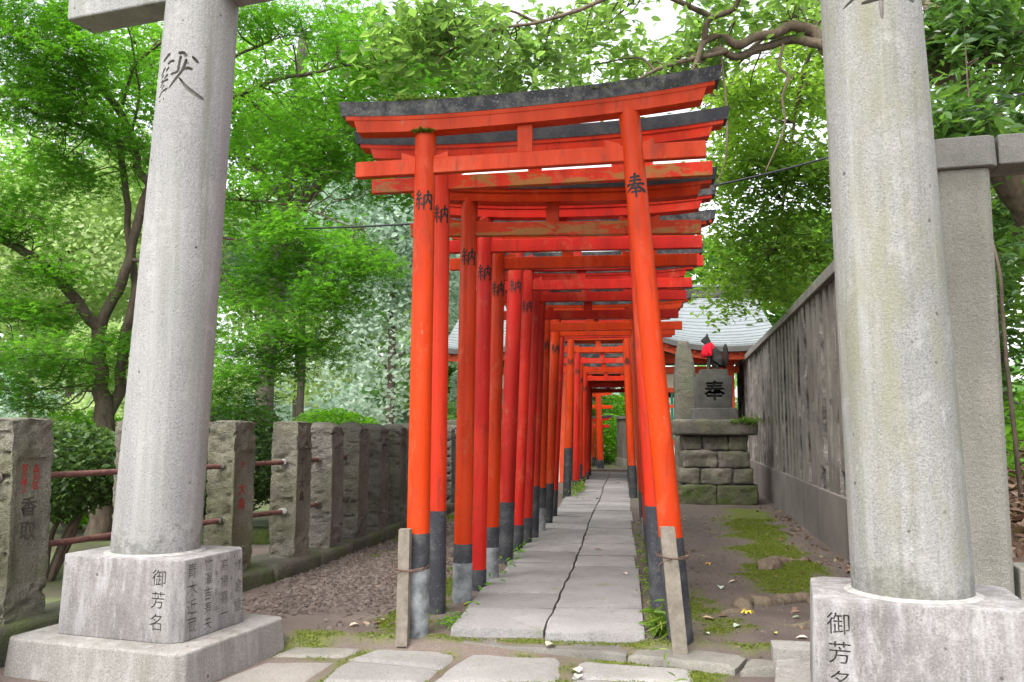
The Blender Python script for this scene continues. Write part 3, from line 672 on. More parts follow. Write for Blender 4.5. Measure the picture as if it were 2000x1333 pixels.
for sx, names in ((-1, True), (1, False)):
    p = hexa('plinth', octo(.440, .325, .060, .115 + Z0), octo(.425, .310, .054, .555 + Z0), MAT['plinth'], gt, .009)
    p.location = (sx*st_h, 0, 0)
    bpy.context.view_layer.update()
    cut = []
    dn = .015/.44
    fx = .30 if sx < 0 else -.325
    cut += chars('御芳名', .098, .016, 0, .118, (fx, -.3175 + .010, .335 + Z0), (1, 0, 0), (0, dn, 1))
    if sx < 0:
        for txt, sz, yy, pt in (('青木近蔵', .088, -.20, .098), ('竹澤吉寿夫', .076, -.062, .082), ('高橋喜一', .076, .085, .092), ('横倉重', .082, .215, .115), ('千名千', .042, .012, .10), ('千名', .040, .150, .10)):
            cut += chars(txt, sz, .016, 0, pt, (.4325 - .010, yy, .335 + Z0), (0, 1, 0), (-dn, 0, 1))
    carve(p, cut, MAT['carve'])
    s = hexa('step_slab', octo(.62, .50, .045, -.02), octo(.60, .48, .04, .115 + Z0), MAT['step'], gt, .012); s.location = (sx*st_h, 0, 0)
    rings = post_rings((0, 0, .556 + Z0), (0, 0, .567 + Z0), .285, .256, 40, 3); v, f = ring_solid(rings)
    c = obj('mortar_collar', v, f, MAT['mortar'], gt, sm=40); c.location = (sx*st_h, 0, 0)
# small granite block by the right plinth
b = rough_block('kerb_block', .13, .11, 0, .15, MAT['step'], None, .04, .004, .015, 9, 4); b.location = (.98, 5.16, -.10); b.rotation_euler[2] = -.1
tag(b, 'small pale granite block beside the left corner of the right pillar base', 'stone block')

# ------------------------------------------------------------------ old stone fence with pipe rails on the left
POSTS = [(-3.70, 4.02, .16), (-3.70, 4.86, .12), (-3.42, 5.80, .20), (-3.17, 6.66, .12), (-2.975, 7.47, .06), (-2.925, 8.20, .04), (-2.885, 8.90, .03), (-2.855, 9.64, .02),
         (-2.83, 10.36, .02), (-2.81, 11.08, .02), (-2.79, 11.8, .02), (-2.77, 12.52, .02), (-2.75, 13.24, .02), (-2.73, 13.96, .02)]
fe = thing('stone_fence', 'weathered mossy stone post fence with rusty pipe rails left of the torii row', 'fence', (-3.0, 8.0, 0))
fo = Vector((-3.0, 8.0, 0)); PH = 1.225
def fence_post(i, x, y, rz):
    hx, hy = (.125, .158) if i < 5 else (.15, .165)
    v, f = grid_box(hx, hy, 0, PH, 14, 18, 80)
    d = v.copy(); sd = 20 + i
    q = v + np.array([i*3.1, i*1.7, 0]); big = fnoise(q, 7, 4, sd); fine = fnoise(q, 26, 3, sd+3)
    on = {k: np.abs(v[:, a] - s*h) < 1e-6 for k, a, s, h in (('px', 0, 1, hx), ('nx', 0, -1, hx), ('py', 1, 1, hy), ('ny', 1, -1, hy))}
    top = v[:, 2] > PH - 1e-6
    pit = np.clip(fnoise(q*np.array([1, 1, 1.6]), 13, 3, sd+9) - .12, 0, 1)
    rough = .016*big + .008*fine - .004 - .055*pit
    panel = on['px'] & (np.abs(v[:, 1]) < .108) & (v[:, 2] > .20) & (v[:, 2] < .97)
    rim = on['px'] & ~panel & (np.abs(v[:, 1]) > .108 - 1e-9)
    amp_px = np.where(panel, -.020 + .0012*fine, np.where((v[:, 2] >= .97) | (v[:, 2] <= .20), rough*1.2, .002*fine))
    d[:, 0] += np.where(on['px'], amp_px, 0) - np.where(on['nx'], rough, 0)
    edge = np.minimum(np.abs(np.abs(v[:, 0]) - hx), 1) < .02
    d[:, 1] += np.where(on['py'], rough, 0) - np.where(on['ny'], np.where(edge, rough*.3, rough*1.25), 0)
    d[:, 2] += np.where(top, -.012*np.abs(big) - .10*(np.abs(v[:, 0])/hx)**4*.12 - .012*(np.abs(v[:, 1])/hy)**4, 0)
    if i >= 5: d[:, 2] -= np.where(v[:, 2] > PH - .12, .05*((np.abs(v[:, 1])/hy)**3 + (np.abs(v[:, 0])/hx)**3)*(v[:, 2] - PH + .12)/.12, 0)
    if i >= 5: d[:, 2] += np.where(v[:, 2] > PH-.05, .02*fnoise(v + i, 5, 2, sd), 0)
    o = quads_obj('post', d, f, MAT['tuff'] if i < 5 else MAT['tuff_grey'], fe, sm=True); o.data.set_sharp_from_angle(angle=R(50))
    o.location = Vector((x, y, .125)) - fo; o.rotation_euler = (rnd.uniform(-.01, .01), rnd.uniform(-.012, .012), -rz)
    # smooth inset panel face
    return o
posts = [fence_post(i, *p) for i, p in enumerate(POSTS)]
def post_text(i, body, z, size, m, bold=.001, line=1.0, dy=0.0):
    decal('inscription', col_text(body), size, frame((.125 - .0185, dy, z), (0, 1, 0), (0, 0, 1)), m, posts[i], .0015, bold, line)
post_text(1, '品川区', .855, .052, MAT['redink'], .0006, 1.0, .045); post_text(1, '西大崎三', .85, .046, MAT['redink'], .0006, .95, -.045)
post_text(1, '香取', .60, .125, MAT['engraved'], .001, 1.15)
post_text(3, '大島', .60, .10, MAT['redink'], .001, 1.2); post_text(3, '芝', .86, .06, MAT['redink'], 0)
post_text(4, '大島', .60, .10, MAT['engraved'], .0012, 1.2); post_text(4, '芝', .86, .06, MAT['engraved'], 0); post_text(2, '大森', .60, .10, MAT['engraved'], .0012, 1.2)
for i in range(len(POSTS)-1):
    a, b = POSTS[i], POSTS[i+1]
    for zz in (.55, .985):
        if i >= 8: continue
        v, q = tube_arrays([(a[0]-fo.x + .01, a[1]-fo.y + .05, zz, .021), ((a[0]+b[0])/2-fo.x, (a[1]+b[1])/2-fo.y, zz - .003, .021), (b[0]-fo.x, b[1]-fo.y - .1, zz + rnd.uniform(-.006, .006), .021)], 10, 3)
        quads_obj('rail', v, q, MAT['rust'], fe, sm=True)
        ang = math.atan2(b[0]-a[0], b[1]-a[1])
        v, q = grid_box(.036, .012, -.036, .036, 4, 2, 4); v = v*(1 + .25*fnoise(v + i + zz, 30, 2, i))[:, None]; L = np.linalg.norm(v[:, [0, 2]], axis=1, keepdims=True)
        v[:, [0, 2]] *= np.minimum(1, .036/np.maximum(L, 1e-6))
        v *= np.array([1 + .3*math.sin(i*3 + zz*9), .6, 1 + .3*math.cos(i*5)])*(1.0 if i == 3 else .8)
        o = quads_obj('mortar_patch', v, q, MAT['mortar'] if i == 3 else MAT['mortar_old'], fe, sm=True); o.location = (b[0]-fo.x - .006, b[1]-fo.y - (.160 if i < 4 else .168), zz); o.rotation_euler[2] = -b[2]
# kerb stones under the fence
kerb_pts = [(-3.75, 3.2), (-3.66, 4.2), (-3.48, 5.0), (-3.13, 6.05), (-2.92, 6.95), (-2.80, 7.75), (-2.76, 8.6), (-2.72, 9.5), (-2.69, 10.4), (-2.66, 11.3), (-2.63, 12.2), (-2.60, 13.1), (-2.57, 14.1)]
for i in range(len(kerb_pts)-1):
    a, b = np.array(kerb_pts[i]), np.array(kerb_pts[i+1]); L = np.linalg.norm(b-a); ang = math.atan2(b[1]-a[1], b[0]-a[0])
    o = rough_block('kerb_stone', L/2 - .006, .24, -.12, .135 + .01*math.sin(i*2.1), MAT['kerb'], fe, .035, .018, .035, 6, 70+i)
    c = (a+b)/2; nrm = np.array([-(b-a)[1], (b-a)[0]])/L; c = c + nrm*.20
    o.location = (c[0]-fo.x, c[1]-fo.y, 0); o.rotation_euler[2] = ang

# ------------------------------------------------------------------ crumbling concrete slat fence on the right
wa = Vector((wall_x(5.42), 5.42, 0)); wb = Vector((wall_x(23.4), 23.4, 0)); wd = (wb - wa).normalized(); WL = (wb - wa).length
wang = math.atan2(wd.y, wd.x)
wf = thing('concrete_fence', 'tall crumbling grey concrete slat fence with smooth base and coping at right', 'fence', wa, wang)
# local x along the fence, local +y towards the path side is -normal: path lies at local y > 0 side (left of direction)
WH = 2.96
box('base_wall', .15, WL, -.13, .0, -.15, .60, MAT['concrete_base'], wf, .012, 2)
for k in range(12):
    L0 = .15 + k*WL/12; L1 = .15 + (k+1)*WL/12 - .006
    if L1 > WL: L1 = WL
    box('coping', L0, L1, -.16, .035, WH - .115, WH + .01*math.sin(k), MAT['cap'], wf, .012, 2)
slats = []
nv = 7
for vi in range(nv):
    hw = .105; n = 90; v, f = grid_box(hw, .042, 0, WH - .115 - .60, 5, 4, n)
    d = v.copy(); nz_ = fnoise(v + vi*5.3, 9, 4, 90+vi); nf = fnoise(v + vi*2.3, 34, 3, 95+vi)
    front = v[:, 1] > .041
    zn = fnoise(np.stack([0*v[:, 0], 0*v[:, 0] + vi*3.3, v[:, 2]], 1), 1.3, 3, 130+vi)
    brk = sstep(.0, .16, zn + (-.02 if vi in (1, 4) else -.30))                     # where the face has crumbled away
    ed = sstep(-.15, .25, fnoise(np.stack([0*v[:, 0], 0*v[:, 0] + vi*7.7, v[:, 2]], 1), 2.1, 3, 170+vi) + (.05 if vi in (0, 3) else -.22))*(v[:, 0] < 0)   # crumbled near edge
    d[:, 1] -= np.where(front, brk*(.034 + .022*nf) + ed*(.020 + .02*nf), 0)
    d[:, 0] += np.where(v[:, 0] < -hw*.5, ed*(.016 + .020*nf), 0) + .0015*nf
    brk = np.maximum(brk, ed)
    o = quads_obj('slat', d, f, None, None, sm=True); o.data.set_sharp_from_angle(angle=R(45))
    o.data.materials.append(MAT['concrete']); o.data.materials.append(MAT['aggregate'])
    fb = brk[f].mean(1); fr = front[f].all(1) | (v[f][:, :, 0].max(1) < -hw + 1e-4)
    side_ = v[f][:, :, 0].max(1) < -hw + 1e-4; o.data.polygons.foreach_set('material_index', (((fb > .5) & fr) | (side_ & (vi not in (2, 6)))).astype(np.int32))
    slats.append(o)
x = .40; k = 0; srs = random.Random(3)
while x < WL - .05:
    src = slats[srs.randrange(nv)]
    o = src if src.parent is None else None
    if o is None: o = src.copy(); link(o, wf)
    else: o.parent = wf
    o.location = (x, -.058 + srs.uniform(-.012, .010), .60); o.rotation_euler = (srs.uniform(-.004, .004), 0, srs.uniform(-.05, .05))
    if srs.random() < .8: o.scale = (srs.uniform(.7, 1.15), srs.uniform(.85, 1.15), 1)
    x += srs.uniform(.34, .43); k += 1
for s_ in slats:
    if s_.parent is None: bpy.data.objects.remove(s_)
v, f = grid_box(WL/2 - .1, .012, .598, WH - .12, int(WL/.05), 1, 46); n_ = fnoise(v, 11, 4, 151); v[:, 1] += np.where(v[:, 1] > 0, .016*n_, 0)
o = quads_obj('shade_backing', v, f, MAT['dark_stone'], wf, sm=True); o.location = (WL/2 + .05, -.115, 0)  # dark tone paints the shade in the gaps between the slats
# end post and the return section running off to the right
ep = thing('gate_post', 'square washed concrete end post with chamfered coping cap at the fence corner', 'post', (1.93, 5.36, 0), R(-8))
def chprism(name, hx, hy, c0, z0, z1, m, parent, loc=(0, 0, 0), bev=.01): o = hexa(name, octo(hx, hy, c0, z0), octo(hx, hy, c0, z1), m, parent, bev); o.location = loc; return o
chprism('shaft', .150, .15, .03, -.1, WH - .14, MAT['endpost'], ep, (.14, .0, 0))
hexa('cap', octo(.185, .19, .04, WH - .1395), octo(.178, .185, .04, WH + .045), MAT['cap'], ep, .008).location = (.14, 0, 0)
rt = thing('return_wall', 'low concrete kerb wall with a coping beam overhead running off right of the end post', 'wall', (2.24, 5.30, 0), R(-8))
box('base_wall', .0, 3.2, -.12, .12, -.2, .50, MAT['endpost'], rt, .01, 2)
box('coping', .018, 3.2, -.14, .14, WH - .13, WH + .05, MAT['cap'], rt, .008, 2)
for xx in (1.45, 2.9): box('post', xx, xx + .3, -.12, .12, .50, WH - .13, MAT['endpost'], rt, .01)


# ------------------------------------------------------------------ vermilion torii
def brush(strokes, size):
    parts = []
    for si, st in enumerate(strokes):
        C = catmull(np.array(st), 4); p = C[:, :2]; w_ = C[:, 2]*1.0
        T = np.gradient(p, axis=0); T /= np.linalg.norm(T, axis=1, keepdims=True) + 1e-9; Nn = np.stack([-T[:, 1], T[:, 0]], 1)
        w_[0] *= .7; w_[-1] *= .6
        a = p + Nn*w_[:, None]; b = p - Nn*w_[:, None]; m_ = len(p)
        v = np.empty((2*m_, 3)); v[0::2, :2] = a; v[1::2, :2] = b; v[:, 2] = si
        i = np.arange(m_-1)*2; parts.append((v, np.stack([i, i+1, i+3, i+2], 1)))
    v, q = merge(parts); v[:, 0] = (v[:, 0] - .5)*size*.92; v[:, 1] = (v[:, 1] - .5)*size; return v, q
BR = {k: brush(s, 1.0) for k, s in (('ho', HO), ('no', NO))}
def wrap_glyph(key, size, axis, rad, zc, face, parent):
    """paint a glyph round a post; axis(z)->(x,y), rad(z)->r, face: facing angle"""
    v, q = BR[key]; z = zc + v[:, 1]*size; c = np.array([axis(t) for t in z]); r = np.array([rad(t) for t in z]) + .0016 + v[:, 2]*.00012
    a = face + v[:, 0]*size/r
    P = np.stack([c[:, 0] + r*np.cos(a), c[:, 1] + r*np.sin(a), z], 1)
    return quads_obj('inscription', P, q, MAT['ink'], parent)

def vermilion_torii(label, y, xlb, xrb, xlt, xrt, nzl, nzr, nxl, nxr, col, r=.066, gap=.16, band=(.5, .5), sleeve=(0, 0), glyphs=('no', 'ho'),
                    worn=False, lichen=True, sh=.095, kh=.09, kext=.13, up=.06, group='vermilion torii along the paved path', wedges=True, detail=True, ngon=28, yaw=0, floor=0.0, ktilt=0.0):
    cx = (xlb + xrb)/2
    t = thing('vermilion_torii', label, 'torii', (cx, y, floor), yaw, group)
    def paint(o): o.color = col + (1,); return o
    zt_l = nzl + gap + .03; zt_r = nzr + gap + .03
    for s, (xb, xt, zt) in enumerate(((xlb - cx, xlt - cx, zt_l), (xrb - cx, xrt - cx, zt_r))):
        hb = band[s]; hs = sleeve[s]
        def ax(z, xb=xb, xt=xt, zt=zt): return (xb + (xt - xb)*z/zt, 0.0)
        def rd(z, zt=zt): return r*(1.04 - .07*z/zt)
        def seg(z0, z1, add, k=8):
            out = []
            a = np.arange(ngon)*2*math.pi/ngon
            for z in np.linspace(z0, z1, k):
                c = ax(z); q = rd(z) + add; out.append(np.stack([c[0] + q*np.cos(a), c[1] + q*np.sin(a), np.full(ngon, z)], 1))
            return ring_solid(out)
        v, f = seg(max(hb - .02, 0), zt, 0, 12); p = paint(obj('post', v, f, MAT['red'], t, sm=35))
        if hb > .05:
            v, f = seg(hs - (.02 if hs else .06), hb, .0025, 6); obj('black_foot', v, f, MAT['band'], p, sm=35)
        if hs:
            v, f = seg(-.06, hs, .0045, 6); obj('foot_sleeve', v, f, MAT['sleeve'], p, sm=35)
        if glyphs and glyphs[s]:
            zc = (nzl if s == 0 else nzr) - .285; face = -math.pi/2 + (.15 if s == 0 else -.12)
            wrap_glyph(glyphs[s], .132 if s == 0 else .155, ax, rd, zc, face, p)
    mid = (nxl + nxr)/2 - cx; hw = (nxr - nxl)/2; tl = (nzr - nzl)/2; nz = (nzl + nzr)/2; nh = .105
    def beam(name, hw, hy, z0, z1, m, x0, tilt, bev=.004):
        v = [];
        for x, s in ((-hw, -1), (hw, 1)):
            for yy, zz in ((-hy, z0), (hy, z0), (hy, z1), (-hy, z1)): v.append((x0 + x, yy, zz + tilt*s))
        o = obj(name, v, [(0,1,2,3), (7,6,5,4), (0,4,5,1), (1,5,6,2), (2,6,7,3), (3,7,4,0)], m, t)
        bm = bmesh.new(); bm.from_mesh(o.data); bmesh.ops.recalc_face_normals(bm, faces=bm.faces); bm.to_mesh(o.data); bm.free()
        bevel_mesh(o.data, bev, 1); return o
    paint(beam('tie_beam', hw, .0295, nz - nh, nz, MAT['redworn'] if worn else MAT['red'], mid, tl))
    lx = (xlt + xrt)/2 - cx; zl = (zt_l + zt_r)/2 - .03; ltl = (zt_r - zt_l)/2*hw/((xrt - xlt)/2)*.55 + tl*.45 + ktilt
    ks = hw - .02
    paint(bowed('lower_lintel', ks, .060, .066, zl, zl + sh, up*.75, MAT['red'], t, mid, 20, ltl, .035))
    kc = bowed('top_lintel', ks + kext, .078, .096, zl + sh + .002, zl + sh + kh, up, MAT['black'] if lichen else MAT['blackclean'], t, mid, 20, ltl*1.06, .015)
    paint(bowed('soffit_board', ks + kext - .03, .070, .074, zl + sh - .026, zl + sh + .001, up*.97, MAT['red'], t, mid, 20, ltl*1.05, .0))
    if detail: paint(beam('strut', .05, .026, nz - .002, zl + .06, MAT['red'], (xlt + xrt)/2 - cx - .005, 0))
    if wedges:
        for xp, s0 in ((xlt - cx, nzl), (xrt - cx, nzr)):
            for dr in (-1, 1):
                x0 = xp + dr*(r - .012); x1 = xp + dr*(r + .085); zb = nz + tl*((xp - mid)/hw) - .003
                v = [(x0, -.026, zb), (x1, -.026, zb), (x1, -.026, zb + .045), (x0, -.026, zb + .012), (x0, .026, zb), (x1, .026, zb), (x1, .026, zb + .045), (x0, .026, zb + .012)]
                o = paint(obj('wedge', v, [(0,1,2,3), (7,6,5,4), (0,4,5,1), (1,5,6,2), (2,6,7,3), (3,7,4,0)], MAT['red'], t))
                bm = bmesh.new(); bm.from_mesh(o.data); bmesh.ops.recalc_face_normals(bm, faces=bm.faces); bm.to_mesh(o.data); bm.free()
    return t
OR = (.54, .042, .004); OD = (.47, .034, .004); CR = (.50, .020, .013); CD = (.40, .016, .010); SC = (.56, .032, .011)
#        label                                                              y      xlb     xrb    xlt     xrt    nzl    nzr   nxl     nxr   colour
TT = [
 ('frontmost vermilion torii with lichened grey top lintel, its feet tied to wooden stakes', 5.37, -1.288, .353, -1.262, .088, 3.06, 3.112, -1.735, .571, OR, dict(gap=.185, band=(.62, .62), sleeve=(.40, .0), r=.071, sh=.10, kh=.095, up=.055, kext=.11, ktilt=.022)),
 ('second vermilion torii from the front, its tie beam worn to olive patches', 6.02, -1.305, .267, -1.288, .115, 3.137, 3.182, -1.817, .681, SC, dict(gap=.12, band=(.70, .75), worn=True, glyphs=('no', None), r=.064, lichen=False)),
 ('third torii from the front, dark orange with ferns growing on its lintel', 6.40, -1.188, .31, -1.146, .17, 2.89, 2.85, -1.614, .63, OD, dict(gap=.15, band=(.42, .4), sleeve=(.28, .2), worn=True, r=.067, lichen=False)),
 ('fourth torii from the front, crimson left post with a low black foot', 6.86, -1.147, .31, -1.091, .19, 2.85, 2.836, -1.45, .681, CR, dict(gap=.17, band=(.16, .2), r=.064)),
 ('fifth torii from the front, dull orange with grey sleeved feet', 7.26, -1.104, .30, -1.035, .19, 2.78, 2.77, -1.465, .674, OD, dict(gap=.12, band=(.45, .4), sleeve=(.28, .2), r=.062)),
 ('sixth torii from the front, dark crimson with tall black feet', 8.20, -1.113, .32, -.988, .20, 2.96, 2.944, -1.661, .822, CD, dict(gap=.19, band=(.58, .6), r=.076, lichen=False)),
 ('seventh torii from the front, crimson, standing close behind the dark crimson one', 8.962, -1.091, .32, -.956, .20, 2.87, 2.865, -1.45, .776, CR, dict(gap=.10, band=(.28, .3), r=.066)),
 ('eighth torii from the front, dark crimson, half hidden by its neighbours', 9.48, -1.052, .32, -.918, .21, 2.82, 2.813, -1.40, .756, CD, dict(gap=.11, band=(.30, .3), r=.064, glyphs=None)),
 ('ninth torii from the front, dark red with a high black foot', 9.93, -1.017, .33, -.912, .22, 2.68, 2.669, -1.40, .699, CD, dict(gap=.11, band=(.62, .5), r=.064, glyphs=None)),
 ('tenth torii from the front, orange post with a tall grey-black foot', 10.66, -1.009, .33, -.915, .22, 2.62, 2.616, -1.42, .792, OD, dict(gap=.12, band=(.55, .5), sleeve=(.3, .2), r=.070)),
 ('eleventh torii from the front, dull orange beside the tall grey foot', 11.52, -.986, .34, -.84, .22, 2.65, 2.642, -1.42, .759, OD, dict(gap=.12, band=(.55, .5), r=.070)),
 ('twelfth torii from the front, crimson, last before the fox statues', 12.38, -.985, .34, -.835, .22, 2.71, 2.707, -1.38, .771, CR, dict(gap=.12, band=(.40, .4), r=.068, glyphs=None)),
 ('first torii beyond the fox statues, orange with a very tall black foot', 16.07, -.998, .24, -.90, .15, 2.83, 2.827, -1.40, .60, OR, dict(gap=.13, band=(.92, .6), r=.072)),
 ('second torii beyond the fox statues, crimson', 18.10, -.929, .26, -.873, .18, 2.78, 2.773, -1.36, .60, CR, dict(gap=.12, band=(.2, .3), r=.070)),
 ('third torii beyond the fox statues, with a rotten brown left post', 18.90, -.901, .27, -.845, .19, 2.64, 2.634, -1.34, .60, OD, dict(gap=.12, band=(.5, .3), r=.068)),
 ('fourth torii beyond the fox statues, scarlet, nearest the red hall', 19.59, -.864, .27, -.772, .20, 2.49, 2.484, -1.25, .56, SC, dict(gap=.12, band=(.2, .3), r=.068)),
 ('torii inside the hall passage, deep red', 21.4, -.84, .27, -.77, .20, 2.42, 2.42, -1.15, .45, CR, dict(gap=.10, band=(.2, .3), r=.062, glyphs=None, kext=.05)),
 ('torii at the far mouth of the hall passage, orange', 23.1, -.84, .27, -.77, .20, 2.36, 2.36, -1.15, .45, OR, dict(gap=.10, band=(.2, .3), r=.062, glyphs=None, kext=.05)),
]
for lab, y, xlb, xrb, xlt, xrt, nzl, nzr, nxl, nxr, col, kw in TT:
    vermilion_torii(lab, y, xlb, xrb, xlt, xrt, nzl, nzr, nxl, nxr, col, **kw)

# stakes tied to the frontmost torii
def stake(label, x, y, lean, h, hx=.037, hy=.035):
    t = thing('wooden_stake', label, 'stake', (x, y, -.05), 0, 'stakes tied to the frontmost torii')
    o = rough_block('shaft', hx, hy, 0, h + .05, MAT['woodgrey'], t, .025, .003, .006, 9, 6, shape=lambda p: p + np.stack([lean*p[:, 2], 0*p[:, 2], 0*p[:, 2]], 1))
    return t
stake('grey square stake tied to the left foot of the frontmost torii', -1.345, 5.25, 0.012, .66)
stake('grey square stake tied to the right foot of the frontmost torii', .338, 5.205, -.085, .70, .045, .04)
def wire(label, cx, cy, z, rx, ry):
    pts = []
    for lap in range(2):
        for a in np.linspace(0, 2*math.pi, 16, endpoint=False):
            pts.append((cx + rx*math.cos(a)*(1 + .04*math.sin(3*a)), cy + ry*math.sin(a), z + .008*lap + .006*math.sin(2*a + lap), .0035))
    pts += [(cx - rx*.8, cy - ry*1.1, z - .02, .003), (cx - rx*.85, cy - ry*1.05, z - .08, .002)]
    v, q = tube_arrays(pts, 6, 3); tag(quads_obj('binding_wire', v, q, MAT['wire'], sm=True), label, 'wire')
wire('rusty wire binding the left stake to the frontmost torii post', -1.315, 5.315, .41, .108, .135)
wire('rusty wire binding the right stake to the frontmost torii post', .308, 5.285, .52, .098, .150)

# ------------------------------------------------------------------ far torii and the small torii tunnel beyond the hall
vermilion_torii('tall orange torii with a dark curved lintel standing beyond the red hall', 27.0, -2.72, -.60, -2.66, -.66, 2.02, 2.02, -3.0, -.22, OR, r=.095, gap=.26, band=(.30, .30), sh=.12, kh=.14, up=.10, glyphs=None, group='torii beyond the hall')
small = None
for k in range(16):
    c = [CR, SC, OR, CR][k % 4]
    x0, y0 = -1.12 - .16*k, 28.3 + .62*k
    lab = 'small red torii in the dense tunnel of torii beyond the hall'
    vermilion_torii(lab, y0, x0 - .55, x0 + .55, x0 - .52, x0 + .52, 1.42, 1.42, x0 - .8, x0 + .8, c, r=.055, gap=.12, band=(.30, .30), glyphs=None, sh=.08, kh=.08, up=.04, group='small torii in the far tunnel', wedges=False, ngon=12, yaw=R(14))

# ------------------------------------------------------------------ moss and ferns on the front lintels
def tuft(name, label, cat, P, size, mat, tilt=1.0, tm=None, n=60, spread=(.1, .04), zs=.03):
    C = np.array(P) + np.stack([npr.normal(0, spread[0], n), npr.normal(0, spread[1], n), np.abs(npr.normal(0, zs, n))], 1)
    return tag(scatter(name, C, size, tm or tmpl_oval(.10), mat, tilt=tilt), label, cat, kind='stuff')
tuft('moss_clump', 'moss and small ferns growing on the left end of the frontmost lintel', 'moss', (-1.30, 5.32, 3.452), .055, MAT['grass'], 1.2, n=300, spread=(.13, .03), zs=.012)
tuft('moss_clump', 'thin moss line on the right half of the frontmost lintel', 'moss', (-.1, 5.32, 3.468), .03, MAT['moss'], .8, tmpl_kite(), n=260, spread=(.22, .025), zs=.004)
tuft('moss_clump', 'tiny moss cushion on top of the frontmost left post', 'moss', (-1.262, 5.30, 3.235), .03, MAT['moss'], .8, tmpl_kite(), n=160, spread=(.03, .012), zs=.008)
tuft('fern_clump', 'ferns and dead leaves on the right end of the third lintel', 'fern', (.36, 6.33, 3.20), .07, MAT['grass'], 1.0, n=160, spread=(.12, .04), zs=.015)

# ------------------------------------------------------------------ foxes on stone pedestals
def fox_body(flip=1):
    """sitting fox facing -x, one skinned mesh"""
    me = bpy.data.meshes.new('body')
    V = [(.10, 0, .14), (.06, 0, .22), (-.01, 0, .31), (-.07, 0, .39), (-.095, 0, .455), (-.115, 0, .50), (-.16, 0, .485), (-.20, 0, .470),      # 0-7 rump..muzzle
         (-.055, .050, .30), (-.075, .052, .16), (-.085, .052, .03), (-.125, .052, .015),                                                   # 8-11 front leg
         (-.055, -.050, .30), (-.075, -.052, .16), (-.085, -.052, .03), (-.125, -.052, .015),                                               # 12-15
         (.075, .075, .13), (-.01, .085, .11), (.06, .085, .03), (-.03, .085, .018),                                                        # 16-19 hind
         (.075, -.075, .13), (-.01, -.085, .11), (.06, -.085, .03), (-.03, -.085, .018),                                                    # 20-23
         (.17, 0, .06), (.20, 0, .16), (.195, 0, .28), (.18, 0, .37), (.19, 0, .43),                                                         # 24-28 tail
         (-.10, .030, .55), (-.098, .036, .60), (-.10, -.030, .55), (-.098, -.036, .60)]                                                     # ears
    E = [(0,1),(1,2),(2,3),(3,4),(4,5),(5,6),(6,7),(2,8),(8,9),(9,10),(10,11),(2,12),(12,13),(13,14),(14,15),(0,16),(16,17),(17,18),(18,19),(0,20),(20,21),(21,22),(22,23),
         (0,24),(24,25),(25,26),(26,27),(27,28),(5,29),(29,30),(5,31),(31,32)]
    rad = [.105,.105,.095,.07,.056,.060,.036,.020, .046,.032,.024,.020,.046,.032,.024,.020,.07,.055,.03,.022,.07,.055,.03,.022,.03,.035,.045,.042,.014,.020,.006,.020,.006]
    me.from_pydata(V, E, []); o = bpy.data.objects.new('body', me); COL.objects.link(o)
    sk = o.modifiers.new('s', 'SKIN'); o.modifiers.new('d', 'SUBSURF').levels = 2; o.modifiers['d'].render_levels = 2
    for i, r_ in enumerate(rad): me.skin_vertices[0].data[i].radius = (r_, r_)
    me.skin_vertices[0].data[0].use_root = True
    bpy.context.view_layer.update()
    nm = bpy.data.meshes.new_from_object(o.evaluated_get(bpy.context.evaluated_depsgraph_get())); bpy.data.objects.remove(o)
    nm.name = 'body'; nm.transform(Matrix.Diagonal((flip, 1, 1, 1)))
    if flip < 0: nm.flip_normals()
    smooth(nm, 180); nm.materials.clear(); nm.materials.append(MAT['foxstone']); return nm
def fox(label, loc, flip, rz=0):
    t = thing('fox_statue', label, 'statue', loc, rz, 'guardian fox statues'); o = bpy.data.objects.new('body', fox_body(flip)); link(o, t); t.scale = (1.12, 1.12, 1.12)
    rings = []; n = 40; a = np.arange(n)*2*math.pi/n
    for k, (cx, cz, rx, ry, wv) in enumerate(((-.085, .435, .056, .060, 0), (-.085, .42, .072, .080, .03), (-.080, .37, .096, .112, .08), (-.072, .30, .112, .122, .13), (-.068, .235, .112, .125, .18), (-.068, .232, .100, .112, .18))):
        w_ = 1 + wv*np.sin(a*9 + k*.4); rings.append(np.stack([flip*(cx + rx*w_*np.cos(a)), ry*w_*np.sin(a), cz + .02*np.cos(a) + .01*np.sin(a*5)*wv*5], 1))
    v, f = ring_solid(rings, False); b = obj('bib', v, f, MAT['bib'], t, sm=80)
    bm = bmesh.new(); bm.from_mesh(b.data); bmesh.ops.recalc_face_normals(bm, faces=bm.faces); bm.to_mesh(b.data); bm.free()
    return t
